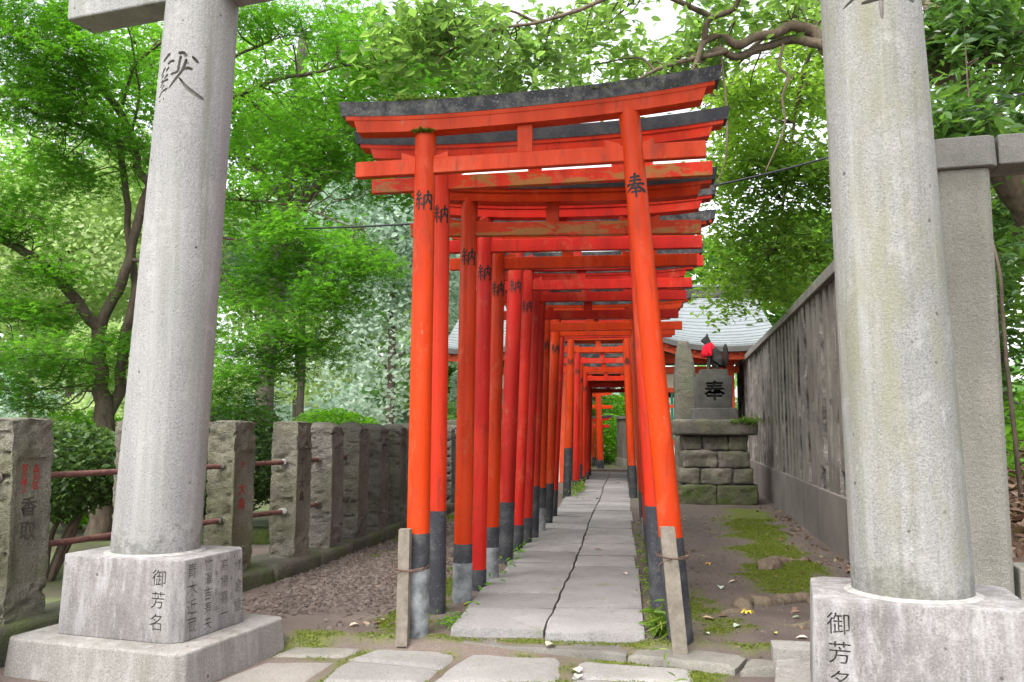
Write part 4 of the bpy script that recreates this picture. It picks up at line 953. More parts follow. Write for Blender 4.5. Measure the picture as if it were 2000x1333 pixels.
def fox_pedestal(label, cx, cy, glyph, mirror=1, seed=0):
    t = thing('fox_pedestal', label, 'pedestal', (cx, cy, -.03), 0, 'pedestals of the fox statues')
    z = 0; rs = random.Random(seed)
    for ci, (h, hx, cuts, m) in enumerate(((.36, .68, [.5], 'foxmoss'), (.28, .62, [.28, .72], 'foxbase'), (.29, .58, [.52], 'foxbase'), (.27, .55, [.30, .70], 'foxbase'))):
        xs = [0] + cuts + [1]; xs = [(-hx + 2*hx*c) for c in xs]
        for i in range(len(xs)-1):
            for face in (0,):
                w_ = (xs[i+1]-xs[i])/2 - .005
                o = rough_block('stone_block', w_, .52 - ci*.03, 0, h - .008, MAT[m], t, .028, .050, .04, 6, seed + ci*7 + i)
                o.location = (mirror*(xs[i]+xs[i+1])/2, rs.uniform(-.012, .012), z)
        box('mortar_core', -hx + .04, hx - .04, -.46 + ci*.03, .46 - ci*.03, z, z + h - .002, MAT['dark_stone'], t, 0)
        z += h
    o = rough_block('cap_slab', .70, .56, 0, .27, MAT['foxbase'], t, .04, .018, .035, 7, seed + 40); o.location = (0, 0, z); z += .262
    o = hexa('plinth', octo(.40, .36, .02, 0), octo(.375, .335, .03, .21), MAT['dark_stone'], t, .02); o.location = (.02, 0, z); z += .209
    d = hexa('dado', octo(.30, .28, .004, 0), octo(.305, .285, .004, .56), MAT['dark_stone'], t, .012); d.location = (.02, 0, z)
    bpy.context.view_layer.update(); carve(d, [(text_mesh(glyph, .36, .03, .008), frame((0, -.2825 + .004, .28), (1, 0, 0), (0, 0, 1)))], MAT['ink']); z += .559
    o = hexa('top_slab', octo(.235, .22, .004, 0), octo(.23, .215, .004, .125), MAT['dark_stone'], t, .01); o.location = (.03, 0, z); z += .124
    return z - .03
zt = fox_pedestal('mossy rough block pedestal carved with a dark dedication character beside the concrete fence', 1.64, 15.4, '奉', 1, 3)
fox('dark stone fox with a red bib sitting on the right pedestal', (1.69, 15.4, zt - .012), 1)
zt2 = fox_pedestal('rough block pedestal half hidden behind the red posts on the left', -2.52, 15.4, '納', -1, 23)
fox('dark stone fox with a red bib seen between the left red posts', (-2.50, 15.4, zt2 - .012), -1)
def stele(label, x, y, w_, d_, h):
    def shp(p):
        t = np.clip((p[:, 2] - h*.72)/(h*.28), 0, 1); q = p.copy(); q[:, 0] = q[:, 0]*(1 - .55*t**2) - .10*t**2*w_; q[:, 1] *= 1 - .3*t**2; return q
    o = rough_block('stone_stele', w_, d_, 0, h, MAT['stele'], None, .05, .025, .05, 4, 8, shape=shp); o.location = (x, y, -.05); tag(o, label, 'stele'); return o
stele('tall narrow weathered stone slab standing behind the right fox pedestal', 1.26, 16.6, .20, .22, 3.02)
rs = random.Random(12)
for i, (x, y, s) in enumerate(((1.02, 16.0, .12), (1.1, 15.95, .10), (-3.9, 8.9, .16))):
    o = rough_block('boulder', s*1.3, s, 0, s*1.3, MAT['foxbase' if i < 2 else 'foxmoss'], None, .05, .05, .08, 5, 30+i); o.location = (x, y, -.04 + (.04 if i == 2 else 0))
    tag(o, ['larger rough boulder at the left foot of the right fox pedestal', 'smaller rough boulder at the left foot of the right fox pedestal', 'mossy boulder behind the stone fence between its fourth and fifth posts'][i], 'boulder')
# ferns on the pedestal
tuft('fern_clump', 'wiry green fern sprouting from the cap slab of the right fox pedestal', 'fern', (2.15, 14.85, 1.38), .16, MAT['grass'], 1.4, tmpl_oval(.05), n=90, spread=(.12, .05), zs=.04)
tuft('grass_tuft', 'grass tuft at the right foot of the frontmost torii', 'grass', (.24, 5.52, .03), .13, MAT['grass'], 2.2, tmpl_oval(.05), n=150, spread=(.045, .07), zs=.05)
tuft('grass_tuft', 'small weeds beside the path near the left foot of the frontmost torii', 'grass', (-1.12, 5.62, .02), .05, MAT['hedgey'], .6, n=60, spread=(.05, .07), zs=.015)
tuft('grass_tuft', 'weeds at the left edge of the path beyond the fox statues', 'grass', (-.86, 17.2, .05), .12, MAT['grass'], 1.0, n=160, spread=(.08, .9), zs=.07)
tuft('grass_tuft', 'weeds at the left edge of the path past the crimson torii', 'grass', (-1.05, 8.9, .03), .06, MAT['hedgey'], .7, n=120, spread=(.05, 1.6), zs=.03)
tuft('grass_tuft', 'weeds along the right edge of the path', 'grass', (.22, 8.0, .02), .06, MAT['grass'], 1.0, n=200, spread=(.04, 1.7), zs=.02)

# ------------------------------------------------------------------ red hall that the path runs through
ha = thing('shrine_hall', 'low red and white shrine hall with a pale curved roof behind the torii row', 'hall', (-.45, 22.2, 0))
HX = .45; HY = -22.2
def hx(x): return x + HX
T_ = MAT['timber']
def hbox(name, x0, x1, y0, y1, z0, z1, m, bev=.006, par=None): return box(name, hx(x0), hx(x1), y0 + HY, y1 + HY, z0, z1, m, par or ha, bev)
cols = [-3.5, -2.45, -1.35, .55, 1.62, 2.62]
for yf in (20.55, 23.85):
    for x in cols: hbox('column', x - .09, x + .09, yf - .09, yf + .09, 0, 2.95, T_)
    for z0, z1 in ((2.60, 2.76), (2.84, 2.96)): hbox('beam', -3.7, 2.82, yf - .07, yf + .07, z0, z1, T_)
    for (a, b) in ((0, 1), (1, 2), (3, 4), (4, 5)):
        x0, x1 = cols[a] + .09, cols[b] - .09
        hbox('sill', x0, x1, yf - .05, yf + .05, .90, 1.02, T_); hbox('lintel', x0, x1, yf - .05, yf + .05, 2.14, 2.26, T_)
        hbox('plaster', x0, x1, yf - .02, yf + .02, .0, .90, MAT['plaster'], 0); hbox('plaster', x0, x1, yf - .02, yf + .02, 2.26, 2.60, MAT['plaster'], 0)
        if yf < 21:
            n = int((x1 - x0)/.105)
            for i in range(n): xx = x0 + (i + .5)*(x1 - x0)/n; hbox('lattice_bar', xx - .028, xx + .028, yf - .03, yf + .03, 1.02, 2.14, MAT['green'], 0)
            hbox('lattice_rail', x0, x1, yf - .035, yf + .035, 1.78, 1.85, T_, 0)
for x in (cols[0], cols[2], cols[3], cols[5]):
    hbox('plaster', x - .02, x + .02, 20.64, 23.76, 0, 2.60, MAT['plaster'], 0)
    for z0, z1 in ((.90, 1.02), (2.14, 2.26), (2.60, 2.76)): hbox('beam', x - .05, x + .05, 20.64, 23.76, z0, z1, T_)
for x in cols:     # brackets under the eaves
    for k, (w_, z0) in enumerate(((.16, 2.965), (.26, 3.05))): hbox('bracket', x - w_, x + w_, 20.30, 20.80, z0, z0 + .075, T_)
    hbox('bracket_cap', x - .10, x + .10, 20.22, 20.30, 2.98, 3.06, MAT['white'], .004)
def eave_z(x): return 3.12 + .66*np.exp(-((x + .45)/1.55)**2) + .10*np.abs((x + .45)/3.8)**6
def roof_sheet(name, f, x0, x1, n, m, cours=16, thick=.05):
    V = []; Q = []; xs = np.linspace(x0, x1, n+1)
    rows = []
    for c in range(cours):
        t0, t1 = c/cours, (c+1)/cours
        rows.append(f(xs, t0) + np.array([0, 0, .022])); rows.append(f(xs, t1) + np.array([0, 0, .0]))
    rows = [f(xs, 0) - np.array([0, 0, thick])] + rows
    for r_ in rows: V.append(r_)
    k = n+1
    for a in range(len(rows)-1):
        i = np.arange(n); Q.append(np.stack([a*k+i, a*k+i+1, (a+1)*k+i+1, (a+1)*k+i], 1))
    return quads_obj(name, np.vstack(V) + np.array([HX, HY, 0]), np.vstack(Q), m, ha, sm=False)
RZ = 4.72
def slope(sgn):
    def f(xs, t):
        ez = eave_z(xs) if sgn < 0 else 3.15 + 0*xs
        y = 22.2 + sgn*(2.55*(1 - t)); w_ = 1 - .06*t
        z = ez + (RZ - ez)*(t**1.35); return np.stack([-.45 + (xs + .45)*w_, 0*xs + y, z], 1)
    return f
roof = roof_sheet('roof', slope(-1), -4.25, 3.75, 60, MAT['rooft']); roof_sheet('roof', slope(1), -4.25, 3.75, 20, MAT['rooft'])
# eave board following the curve, red pediment below it
xs = np.linspace(-4.25, 3.75, 61); ez = eave_z(xs)
def strip(name, za, zb, y0, y1, m):
    V = []
    for x, a, b in zip(xs, za, zb): V += [(hx(x), y0 + HY, a), (hx(x), y1 + HY, a), (hx(x), y1 + HY, b), (hx(x), y0 + HY, b)]
    n = len(xs); Q = []
    for i in range(n-1):
        a, b = i*4, i*4+4
        for j in range(4): Q.append((a+j, a+(j+1) % 4, b+(j+1) % 4, b+j))
    Q.append((0, 3, 2, 1)); e = (n-1)*4; Q.append((e, e+1, e+2, e+3)); return obj(name, V, Q, m, ha)
strip('eave_edge', ez - .13, ez - .012, 19.60, 19.72, MAT['roofedge'])
strip('bargeboard', ez - .30, ez - .135, 19.76, 19.84, T_)
strip('pediment', np.full(61, 2.965), np.maximum(ez - .28, 2.97), 20.49, 20.53, T_)
for i in range(38):
    x = -4.0 + i*.205; z = float(eave_z(np.array(x))); v = [(x - .03, 19.7, z - .20), (x + .03, 19.7, z - .20), (x + .03, 19.7, z - .14), (x - .03, 19.7, z - .14), (x - .03, 20.9, z + .02), (x + .03, 20.9, z + .02), (x + .03, 20.9, z + .08), (x - .03, 20.9, z + .08)]
    obj('rafter', [(hx(a), b + HY, c) for a, b, c in v], [(3,2,1,0), (4,5,6,7), (0,1,5,4), (1,2,6,5), (2,3,7,6), (3,0,4,7)], T_, ha)
hbox('ridge', -4.1, 3.6, 22.06, 22.34, RZ - .06, RZ + .20, MAT['roofedge'], .02); hbox('ridge_cap', -4.2, 3.7, 22.0, 22.4, RZ + .203, RZ + .27, MAT['rooft'], .01)
for x in (-4.0, 3.5):
    v = [(hx(x), 19.9 + HY, 3.0), (hx(x), 24.5 + HY, 3.0), (hx(x), 22.2 + HY, RZ - .1)]; v2 = [(a + .06, b, c) for a, b, c in v]
    obj('gable', v + v2, [(0, 1, 2), (5, 4, 3), (0, 3, 4, 1), (1, 4, 5, 2), (2, 5, 3, 0)], T_, ha)
k_ = box('doorstep', -1.3, .5, 25.95, 26.15, -.05, .07, MAT['woodgrey'], None, .01); tag(k_, 'low timber sill across the path beyond the hall', 'sill')

# far fence and the clipped bushes beyond
ff = thing('slat_fence', 'curved grey slat fence on a concrete base beyond the hall', 'fence', (.3, 28, 0))
arc = [(-.02, 27.2), (.10, 28.0), (.05, 28.9), (-.05, 29.8)]
arc = [(-.08 + .02*k + .9*(k/9)**1.6, 30.2 - .42*k) for k in range(10)]
for i in range(len(arc)-1):
    a, b = np.array(arc[i]), np.array(arc[i+1]); L = np.linalg.norm(b-a); an = math.atan2(*(b-a)[::-1]); c = (a+b)/2
    for nm, z0, z1, hy, m in (('base_wall', -.1, .28, .09, 'endpost'), ('rail', 1.62, 1.72, .06, 'cap')):
        o = box(nm, -L/2, L/2, -hy, hy, z0, z1, MAT[m], ff, 0); o.location = (c[0]-.3, c[1]-28, 0); o.rotation_euler[2] = an
    for s in range(4):
        q = a + (b-a)*(s + .5)/4; o = box('slat', -.045, .045, -.02, .02, .28, 1.62, MAT['concrete'], ff, 0); o.location = (q[0]-.3, q[1]-28, 0); o.rotation_euler[2] = an

# ------------------------------------------------------------------ trees
def ell_points(n, c, r, power=.5):
    d = npr.normal(size=(n, 3)); d /= np.linalg.norm(d, axis=1, keepdims=True); return np.array(c) + d*(npr.uniform(0, 1, (n, 1))**power)*np.array(r)
def pads(blobs, per, pr, pz, drop=.22):
    """leaf positions in flattened sprays inside the given ellipsoids; also returns spray centres"""
    P = []; Cs = []
    for x, y, z, rx, ry, rz, n in blobs:
        c = ell_points(n, (x, y, z), (rx, ry, rz), .45); Cs.append(c)
        for q in c:
            s = npr.uniform(.65, 1.3); m_ = int(per*s*s*npr.uniform(.7, 1.2)); a = npr.uniform(0, 2*np.pi, m_); rr = np.sqrt(npr.uniform(0, 1, m_))*pr*s
            el = npr.uniform(.55, 1.0); ph = npr.uniform(0, np.pi); dx = rr*np.cos(a); dy = rr*np.sin(a)*el
            X_ = dx*math.cos(ph) - dy*math.sin(ph); Y_ = dx*math.sin(ph) + dy*math.cos(ph)
            tx, ty = npr.normal(0, .18, 2)
            P.append(np.stack([q[0] + X_, q[1] + Y_, q[2] + npr.normal(0, pz, m_) - drop*(rr/pr)**2*pr + tx*X_ + ty*Y_], 1))
    return np.vstack(P), np.vstack(Cs)
def twigs(Cs, branches, maxd=1.9, r0=.010, seed=0):
    B = np.vstack([catmull(b, 4) for b in branches]); parts = []
    for c in Cs:
        d = np.linalg.norm(B[:, :3] - c, axis=1) + (B[:, 2] > c[2] + .5)*.4; j = int(np.argmin(d))
        if d[j] > maxd: continue
        p = B[j, :3]; m_ = (p + c)/2 + npr.normal(0, .07, 3); m2 = p*.75 + c*.25 + npr.normal(0, .05, 3) + np.array([0, 0, .06])
        r_ = min(r0*(.6 + d[j]*.6), B[j, 3]*.8)
        e = c + npr.normal(0, .12, 3)*[1, 1, .3]
        parts.append(tube_arrays([tuple(p) + (r_,), tuple(m2) + (r_*.85,), tuple(m_) + (r_*.6,), tuple(c) + (r_*.35,), tuple(e) + (.002,)], 5, 3))
        for s in range(3):
            e = c + npr.normal(0, .28, 3)*[1, 1, .35]; parts.append(tube_arrays([tuple(c) + (r_*.4,), tuple((c + e)/2 + npr.normal(0, .03, 3)) + (r_*.25,), tuple(e) + (.0015,)], 4, 2))
    return parts
def tree(name, label, base, branches, m_bark_, seed=0, seg=9):
    t = thing(name, label, 'tree', base); b = np.array(base); parts = [tube_arrays([(p[0]-b[0], p[1]-b[1], p[2]-b[2], p[3]) for p in br], seg, 5, .35, seed+i) for i, br in enumerate(branches)]
    v, q = merge(parts); quads_obj('trunk', v, q, m_bark_, t, sm=True); return t
def crown(t, P, size, tm, m, parts=None, mb=None, tilt=.45, rn=None, base=None, name='crown', jitter=.45, bias=None):
    b = np.array(t.location); o = scatter(name, P - b, size, tm, m, t, tilt, jitter, bias, rn); o['kind'] = 'stuff'
    if parts:
        v, q = merge(parts); o2 = quads_obj('twigs', v - b, q, mb, t, sm=True); o2['kind'] = 'stuff'
    return o
def lightness(P, Cs_z=None, lo=.0, hi=1.0, sc=1.2, seed=5): return np.clip(.5 + .75*fnoise(P, sc, 3, seed) + npr.normal(0, .17, len(P)), lo, hi)

BR_MAPLE = [
 [(-5.80, 8.96, -.15, .20), (-5.77, 8.955, .4, .15), (-5.741, 8.95, 1.039, .13), (-5.792, 8.943, 1.499, .125), (-5.844, 8.937, 1.848, .09), (-5.902, 8.929, 2.434, .085)],
 [(-5.901, 8.93, 2.404, .08), (-6.099, 8.804, 2.727, .07), (-6.362, 8.569, 3.118, .062), (-6.555, 8.444, 3.254, .055), (-6.713, 8.323, 3.346, .05), (-7.238, 8.055, 3.57, .04)],
 [(-5.901, 8.93, 2.404, .08), (-5.781, 8.945, 2.682, .07), (-5.599, 8.968, 3.147, .065), (-5.53, 8.977, 3.569, .062), (-5.43, 8.989, 3.963, .06), (-5.407, 8.992, 4.116, .055), (-5.546, 8.975, 4.3, .055), (-5.572, 8.971, 4.484, .055), (-5.741, 8.95, 4.917, .055), (-5.903, 8.829, 5.188, .05), (-6.09, 8.704, 5.424, .045), (-6.12, 8.6, 5.747, .035), (-6.11, 8.399, 6.104, .03), (-6.146, 8.193, 6.536, .02)],
 [(-6.09, 8.704, 5.436, .035), (-6.289, 8.477, 5.559, .034), (-6.442, 8.256, 5.603, .03), (-6.64, 8.03, 5.664, .025), (-6.91, 7.693, 5.729, .015)],
 [(-5.759, 8.948, 1.413, .1), (-5.694, 9.057, 1.707, .075), (-5.668, 9.06, 2.149, .07), (-5.568, 9.073, 2.775, .06), (-5.609, 9.118, 3.055, .05), (-5.735, 9.152, 3.616, .045), (-5.762, 9.149, 3.926, .045), (-5.846, 9.138, 4.425, .045), (-5.844, 9.138, 4.645, .045)],
 [(-5.845, 9.138, 4.658, .045), (-6.031, 9.014, 4.736, .038), (-6.328, 8.775, 4.83, .032), (-6.557, 8.645, 4.854, .027), (-6.654, 8.431, 4.915, .022), (-6.761, 8.317, 5.024, .015)],
 [(-6.329, 8.775, 4.843, .02), (-6.558, 8.544, 5.045, .016), (-6.793, 8.414, 5.305, .013), (-6.84, 8.307, 5.381, .01)],
 [(-5.407, 8.992, 4.116, .05), (-5.445, 9.189, 4.551, .045), (-5.429, 9.393, 5.264, .04), (-5.373, 9.601, 6.011, .03), (-5.244, 9.819, 6.793, .02)],
 [(-5.748, 8.949, 5.073, .022), (-5.579, 8.87, 5.499, .02), (-5.307, 8.803, 5.671, .018), (-5.025, 8.738, 5.808, .012)],
 [(-5.626, 8.964, 4.762, .02), (-5.503, 8.879, 5.126, .016), (-5.503, 8.778, 5.455, .012), (-5.46, 8.582, 5.729, .008)],
 [(-5.701, 8.955, 4.7, .012), (-5.911, 8.626, 4.864, .01), (-5.979, 8.516, 5.155, .007), (-5.979, 8.416, 5.262, .005)],
 [(-6.099, 8.804, 2.727, .025), (-6.304, 8.576, 2.598, .018), (-6.494, 8.351, 2.475, .013), (-6.753, 8.015, 2.338, .008)],
 [(-5.44, 9.25, 4.584, .035), (-4.79, 9.07, 5.011, .034), (-4.241, 8.837, 5.076, .03), (-3.799, 8.793, 5.215, .026), (-3.268, 8.658, 5.206, .02), (-2.9, 8.604, 5.244, .014), (-2.481, 8.556, 5.142, .008)],
 [(-5.42, 9.4, 5.394, .03), (-4.688, 9.083, 5.512, .026), (-4.303, 8.93, 5.609, .022), (-3.912, 8.879, 5.716, .014)],
 [(-5.47, 8.985, 3.776, .03), (-4.536, 8.699, 3.415, .022), (-4.05, 8.559, 3.324, .018), (-3.474, 8.431, 3.212, .014), (-3.108, 8.376, 2.918, .01), (-2.855, 8.307, 2.526, .006)],
 [(-5.41, 8.992, 4.12, .03), (-4.488, 8.806, 3.879, .022), (-3.787, 8.592, 3.738, .016), (-3.268, 8.457, 3.6, .012), (-2.661, 8.332, 3.33, .006)],
 [(-5.57, 8.975, 3.22, .03), (-4.523, 8.701, 3.07, .02), (-4.143, 8.547, 2.807, .016), (-3.773, 8.393, 2.446, .0075), (-3.405, 8.338, 2.112, .006)]]
BL_MAPLE = [(-6.35, 8.6, 5.25, .6, .7, .4, 10), (-5.6, 8.6, 4.7, .5, .6, .4, 8), (-6.7, 8.9, 4.3, .7, .6, .3, 8), (-5.9, 8.2, 3.0, .6, .5, .15, 5), (-6.9, 8.6, 4.0, .5, .6, .2, 6), (-6.301, 8.073, 5.536, .8, 1.2, .53, 26), (-5.66, 8.658, 5.655, .62, 1.2, .62, 18), (-6.338, 8.269, 4.85, .65, 1, .25, 11), (-5.663, 9.763, 4.94, .55, 1, .73, 10), (-6.678, 7.823, 3.493, .63, 1, .31, 10), (-6.436, 8.257, 3.596, .33, .6, .14, 4), (-6.266, 8.279, 2.584, .6, .8, .2, 9), (-5.996, 8.415, 2.113, .68, .9, .34, 11), (-6.66, 8.632, 1.722, .51, .7, .34, 9), (-5.481, 9.788, 2.506, .43, .8, .93, 12), (-7.393, 8.136, 2.307, .65, 1, .82, 12), (-7.857, 8.077, 4.865, .82, 1.3, 1.36, 18), (-3.815, 8.79, 5.79, .72, 1.1, .45, 18), (-2.709, 8.729, 5.395, .65, 1, .49, 16), (-3.909, 9.081, 4.88, .69, 1, .52, 15), (-3.201, 8.868, 4.174, .61, .9, .45, 14), (-4.027, 8.864, 3.791, .56, .9, .34, 10), (-3.297, 8.554, 3.29, .59, .7, .27, 13), (-2.63, 8.336, 3.06, .36, .6, .29, 12), (-2.963, 8.294, 2.685, .42, .6, .23, 11), (-3.869, 8.582, 2.807, .49, .7, .38, 11), (-3.408, 8.338, 2.219, .47, .6, .18, 10), (-3.919, 8.374, 2.014, .37, .6, .24, 8), (-4.157, 8.546, 1.649, .22, .5, .14, 3)]
BR_MAPLE = [[(x, y, z, r_*.86) for x, y, z, r_ in b_] for b_ in BR_MAPLE]
mp = tree('maple_tree', 'forked maple with fresh green sprays behind the left granite pillar', (-5.8, 8.96, -.1), BR_MAPLE, MAT['bark'], 3)
P, Cs = pads(BL_MAPLE, 250, .44, .07)
crown(mp, P, .078, tmpl_maple(), MAT['maple'], twigs(Cs, BR_MAPLE, 1.9), MAT['bark'], .38, lightness(P))

BR_BACK = [[(-6.4, 14.6, -.2, .20), (-6.3, 14.5, 2, .16), (-6.1, 14.4, 4, .14), (-5.9, 14.3, 6, .12), (-5.6, 14.2, 8.5, .10)],
           [(-6.0, 14.35, 5, .12), (-5.0, 14.1, 5.8, .09), (-4.0, 13.9, 6.1, .06), (-3.0, 13.7, 6.6, .04), (-2.0, 13.7, 7.0, .02)],
           [(-5.9, 14.3, 6, .1), (-4.8, 13.9, 7.1, .07), (-3.6, 13.6, 7.6, .04), (-2.6, 13.4, 7.7, .02)], [(-6.0, 14.3, 5.5, .1), (-7.2, 14.0, 6.6, .07), (-8.6, 13.6, 7.4, .03)]]
BL_BACK = [(-5.072, 13.47, 6.857, 1.19, 1.6, 1.1, 16), (-3.669, 13.647, 6.313, 1.1, 1.6, 1.02, 17), (-2.71, 13.265, 7.364, 1.15, 1.5, .9, 13), (-1.933, 13.867, 6.857, .93, 1.5, .76, 7), (-4.042, 13.6, 7.866, 1.02, 1.5, .76, 13), (-6.726, 14.268, 6.769, 1.18, 1.8, 1.82, 20), (-5.573, 14.414, 5.6, 1.18, 1.5, .7, 8), (-3.961, 14.114, 5.6, .53, 1.2, .5, 4), (-7.902, 13.111, 7.774, 2.12, 1.5, 1.19, 22), (-10.744, 14.768, 7.032, 1.45, 1.5, .78, 9)]
bt = tree('broadleaf_tree', 'tall light green tree rising behind the maple left of the torii row', (-6.4, 14.6, -.1), BR_BACK, MAT['barkfar'], 5)
P, Cs = pads(BL_BACK, 220, .66, .16)
crown(bt, P, .092, tmpl_oval(.34), MAT['backleaf'], twigs(Cs, BR_BACK, 2.2, .012), MAT['barkfar'], .5, lightness(P, sc=.8))

BR_RIGHT = [
 [(6.75, 11.6, -.1, .34), (6.452, 11.401, .9, .27), (5.707, 10.802, 1.929, .22), (5.088, 10.321, 2.771, .19), (4.646, 9.962, 3.497, .175), (4.233, 9.608, 4.111, .165), (3.877, 9.361, 4.7, .16), (3.424, 9.203, 5.115, .15), (2.941, 9.142, 5.258, .12), (2.535, 9.191, 5.333, .1), (2.289, 9.261, 5.496, .085)],
 [(2.342, 9.267, 5.42, .085), (2.206, 9.351, 5.662, .072), (1.983, 9.323, 5.752, .06), (1.811, 9.301, 5.68, .055), (1.554, 9.269, 5.621, .05), (1.354, 9.243, 5.526, .05), (1.159, 9.219, 5.633, .042), (.976, 9.095, 5.496, .035), (.832, 8.975, 5.13, .022), (.7, 8.858, 4.973, .014)],
 [(2.287, 9.261, 5.455, .06), (1.999, 9.426, 5.633, .05), (1.711, 9.389, 5.561, .045), (1.365, 9.345, 5.429, .045), (1.127, 9.214, 5.466, .035), (.954, 9.193, 5.336, .025), (.854, 9.079, 4.999, .012)],
 [(.977, 9.095, 5.537, .035), (1.027, 9.0, 5.711, .032), (1.265, 8.93, 5.788, .03), (1.365, 8.841, 5.954, .025)],
 [(1.873, 9.359, 5.549, .018), (1.809, 9.301, 5.277, .016), (1.906, 9.313, 5.159, .016), (1.831, 9.304, 4.924, .014), (1.85, 9.306, 4.632, .012), (1.74, 9.292, 4.342, .01), (1.62, 9.277, 4.082, .007)],
 [(1.239, 9.229, 5.454, .03), (.547, 8.939, 5.188, .022), (.155, 8.688, 4.902, .012)],
 [(1.028, 9.0, 5.769, .03), (.275, 8.603, 5.9, .025), (-.358, 8.22, 5.518, .02), (-.753, 7.969, 5.282, .016), (-1.191, 7.812, 5.153, .012), (-1.664, 7.652, 4.846, .008)],
 [(-.753, 7.969, 5.282, .014), (-1.092, 7.825, 5.363, .012), (-1.451, 7.578, 5.004, .008), (-1.668, 7.45, 4.655, .005)],
 [(1.159, 9.219, 5.633, .014), (1.21, 9.226, 4.9, .012), (1.215, 9.226, 4.516, .012), (1.178, 9.221, 4.169, .009), (1.031, 9.202, 3.824, .006)],
 [(3.424, 9.203, 5.115, .10), (3.5, 9.6, 6.2, .08), (3.2, 10.2, 7.4, .05), (2.6, 10.6, 8.4, .03)], [(3.5, 9.6, 6.2, .05), (2.6, 10.4, 6.6, .04), (1.8, 11.4, 6.4, .03), (1.6, 12.6, 6.2, .02)],
 [(2.6, 10.4, 6.6, .03), (2.4, 11.2, 5.6, .022), (2.3, 11.6, 4.6, .015), (2.2, 12.0, 3.8, .008)]]
BL_OVER = [(-2.184, 7.687, 5.153, .43, .7, .26, 9), (-1.588, 7.762, 5.153, .38, .7, .26, 8), (-1.25, 8.208, 5.075, .35, .7, .3, 7), (-.756, 8.573, 5.496, .42, .8, .31, 7), (-.18, 9.553, 5.749, .52, .9, .4, 6), (.413, 9.628, 5.561, .52, .9, .29, 7), (-.466, 10.525, 5.805, .7, 1, .32, 6), (.811, 9.376, 5.79, .45, .8, .33, 7), (1.452, 9.457, 5.973, .5, .8, .28, 9), (2.114, 9.642, 6.086, .45, .8, .23, 8), (.119, 9.087, 6.051, .82, 1, .16, 5)]
BL_RIGHT = [(1.701, 11.303, 5.662, .53, 1.2, .47, 14), (2.46, 11.399, 5.805, .47, 1.2, .53, 14), (1.965, 11.841, 4.897, .63, 1.2, .56, 16), (2.559, 11.412, 4.74, .4, 1, .6, 12), (1.803, 12.828, 4.339, .53, 1.2, .53, 12), (2.498, 11.908, 3.877, .49, 1.1, .49, 13), (2.234, 12.883, 3.4, .45, 1, .27, 8), (1.837, 13.84, 3.57, .41, 1, .33, 7), (1.585, 13.304, 5.619, .55, 1.2, .87, 9), (1.558, 12.797, 6.831, .91, 1.2, .53, 6), (3.012, 12.477, 7.004, .58, 1.2, .65, 12), (2.877, 10.948, 4.115, .45, 1, .95, 10)]
rtree = tree('camphor_tree', 'leaning tree with twisting bare limbs reaching over the torii from the right bank', (6.75, 11.6, 0), BR_RIGHT, MAT['barkbig'], 8, 12)
P, Cs = pads(BL_OVER, 64, .38, .13); tw = twigs(Cs, BR_RIGHT, 2.0, .009)
crown(rtree, P, .112, tmpl_oval(.24), MAT['over'], tw, MAT['bark'], .65, lightness(P))
P, Cs = pads(BL_RIGHT, 120, .48, .16); tw = twigs(Cs, BR_RIGHT, 2.6, .010)
crown(rtree, P, .100, tmpl_oval(.22), MAT['rightleaf'], tw, MAT['bark'], .65, lightness(P))

# evergreen shrubs on the bank behind the concrete fence
BL_GLOSSY = [(3.402, 8.696, 5.3, .3, .6, .3, 9), (3.772, 8.541, 5.202, .34, .7, .29, 9), (3.404, 8.293, 4.45, .33, .6, .12, 3), (3.95, 8.556, 4.95, .24, .6, .2, 4), (2.984, 7.635, 3.915, .22, .5, .17, 8), (3.432, 7.894, 3.94, .27, .5, .18, 5), (4.7, 10.6, 3.9, .31, .7, .26, 4), (3.75, 8.6, 3.0, .12, .3, .2, 2), (4.60, 9.0, 4.6, .31, .6, .4, 4), (3.415, 9.101, 5.667, .16, .5, .31, 3), (2.9, 9.6, 4.2, .4, .8, .8, 10), (3.0, 10.5, 3.4, .5, .8, .5, 8), (4.9, 11.4, 3.9, .5, .6, .4, 9), (4.9, 11.4, 3.1, .5, .6, .4, 9), (5.0, 11.6, 2.5, .6, .6, .4, 9), (5.0, 11.8, 2.0, .6, .6, .3, 8)]
BR_GL = [[(3.26, 7.47, .55, .022), (3.21, 7.462, 1.609, .018), (3.19, 7.46, 2.121, .016), (3.178, 7.458, 2.642, .014), (3.16, 7.7, 3.3, .012), (3.2, 7.9, 4.2, .010), (3.4, 8.4, 5.2, .006)],
         [(3.55, 8.9, .7, .02), (3.58, 8.8, 2.5, .016), (3.62, 8.7, 4.0, .014), (3.7, 8.6, 5.2, .01)], [(3.3, 9.6, .6, .03), (3.1, 9.6, 2.4, .025), (2.95, 9.7, 4.2, .015)]]
gl = tree('evergreen_shrub', 'glossy dark evergreen shrub on the bank above the fence corner', (3.4, 8.4, .5), BR_GL, MAT['bark'], 9, 7)
P, Cs = pads(BL_GLOSSY, 75, .32, .13); crown(gl, P, .125, tmpl_oval(.20), MAT['glossy'], twigs(Cs, BR_GL, 1.8, .008), MAT['bark'], .7, lightness(P))
for k, (x, y, h, r_) in enumerate(((5.2, 12.2, 4.6, .065), (3.6, 10.8, 4, .05))):
    z = float(ground_z(np.array([x]), np.array([y]))[0]); v, q = tube_arrays([(x, y, z - .1, r_), (x - .03, y + .05, z + 1.4, r_*.95), (x - .1, y + .2, z + h, r_*.7)], 10, 4, .4, k)
    t = thing('young_tree', ['slim pale trunk on the bank right of the end post', 'slim trunk deeper on the bank behind the evergreen shrub'][k], 'tree'); quads_obj('trunk', v, q, MAT['barkbig'], t, sm=True)
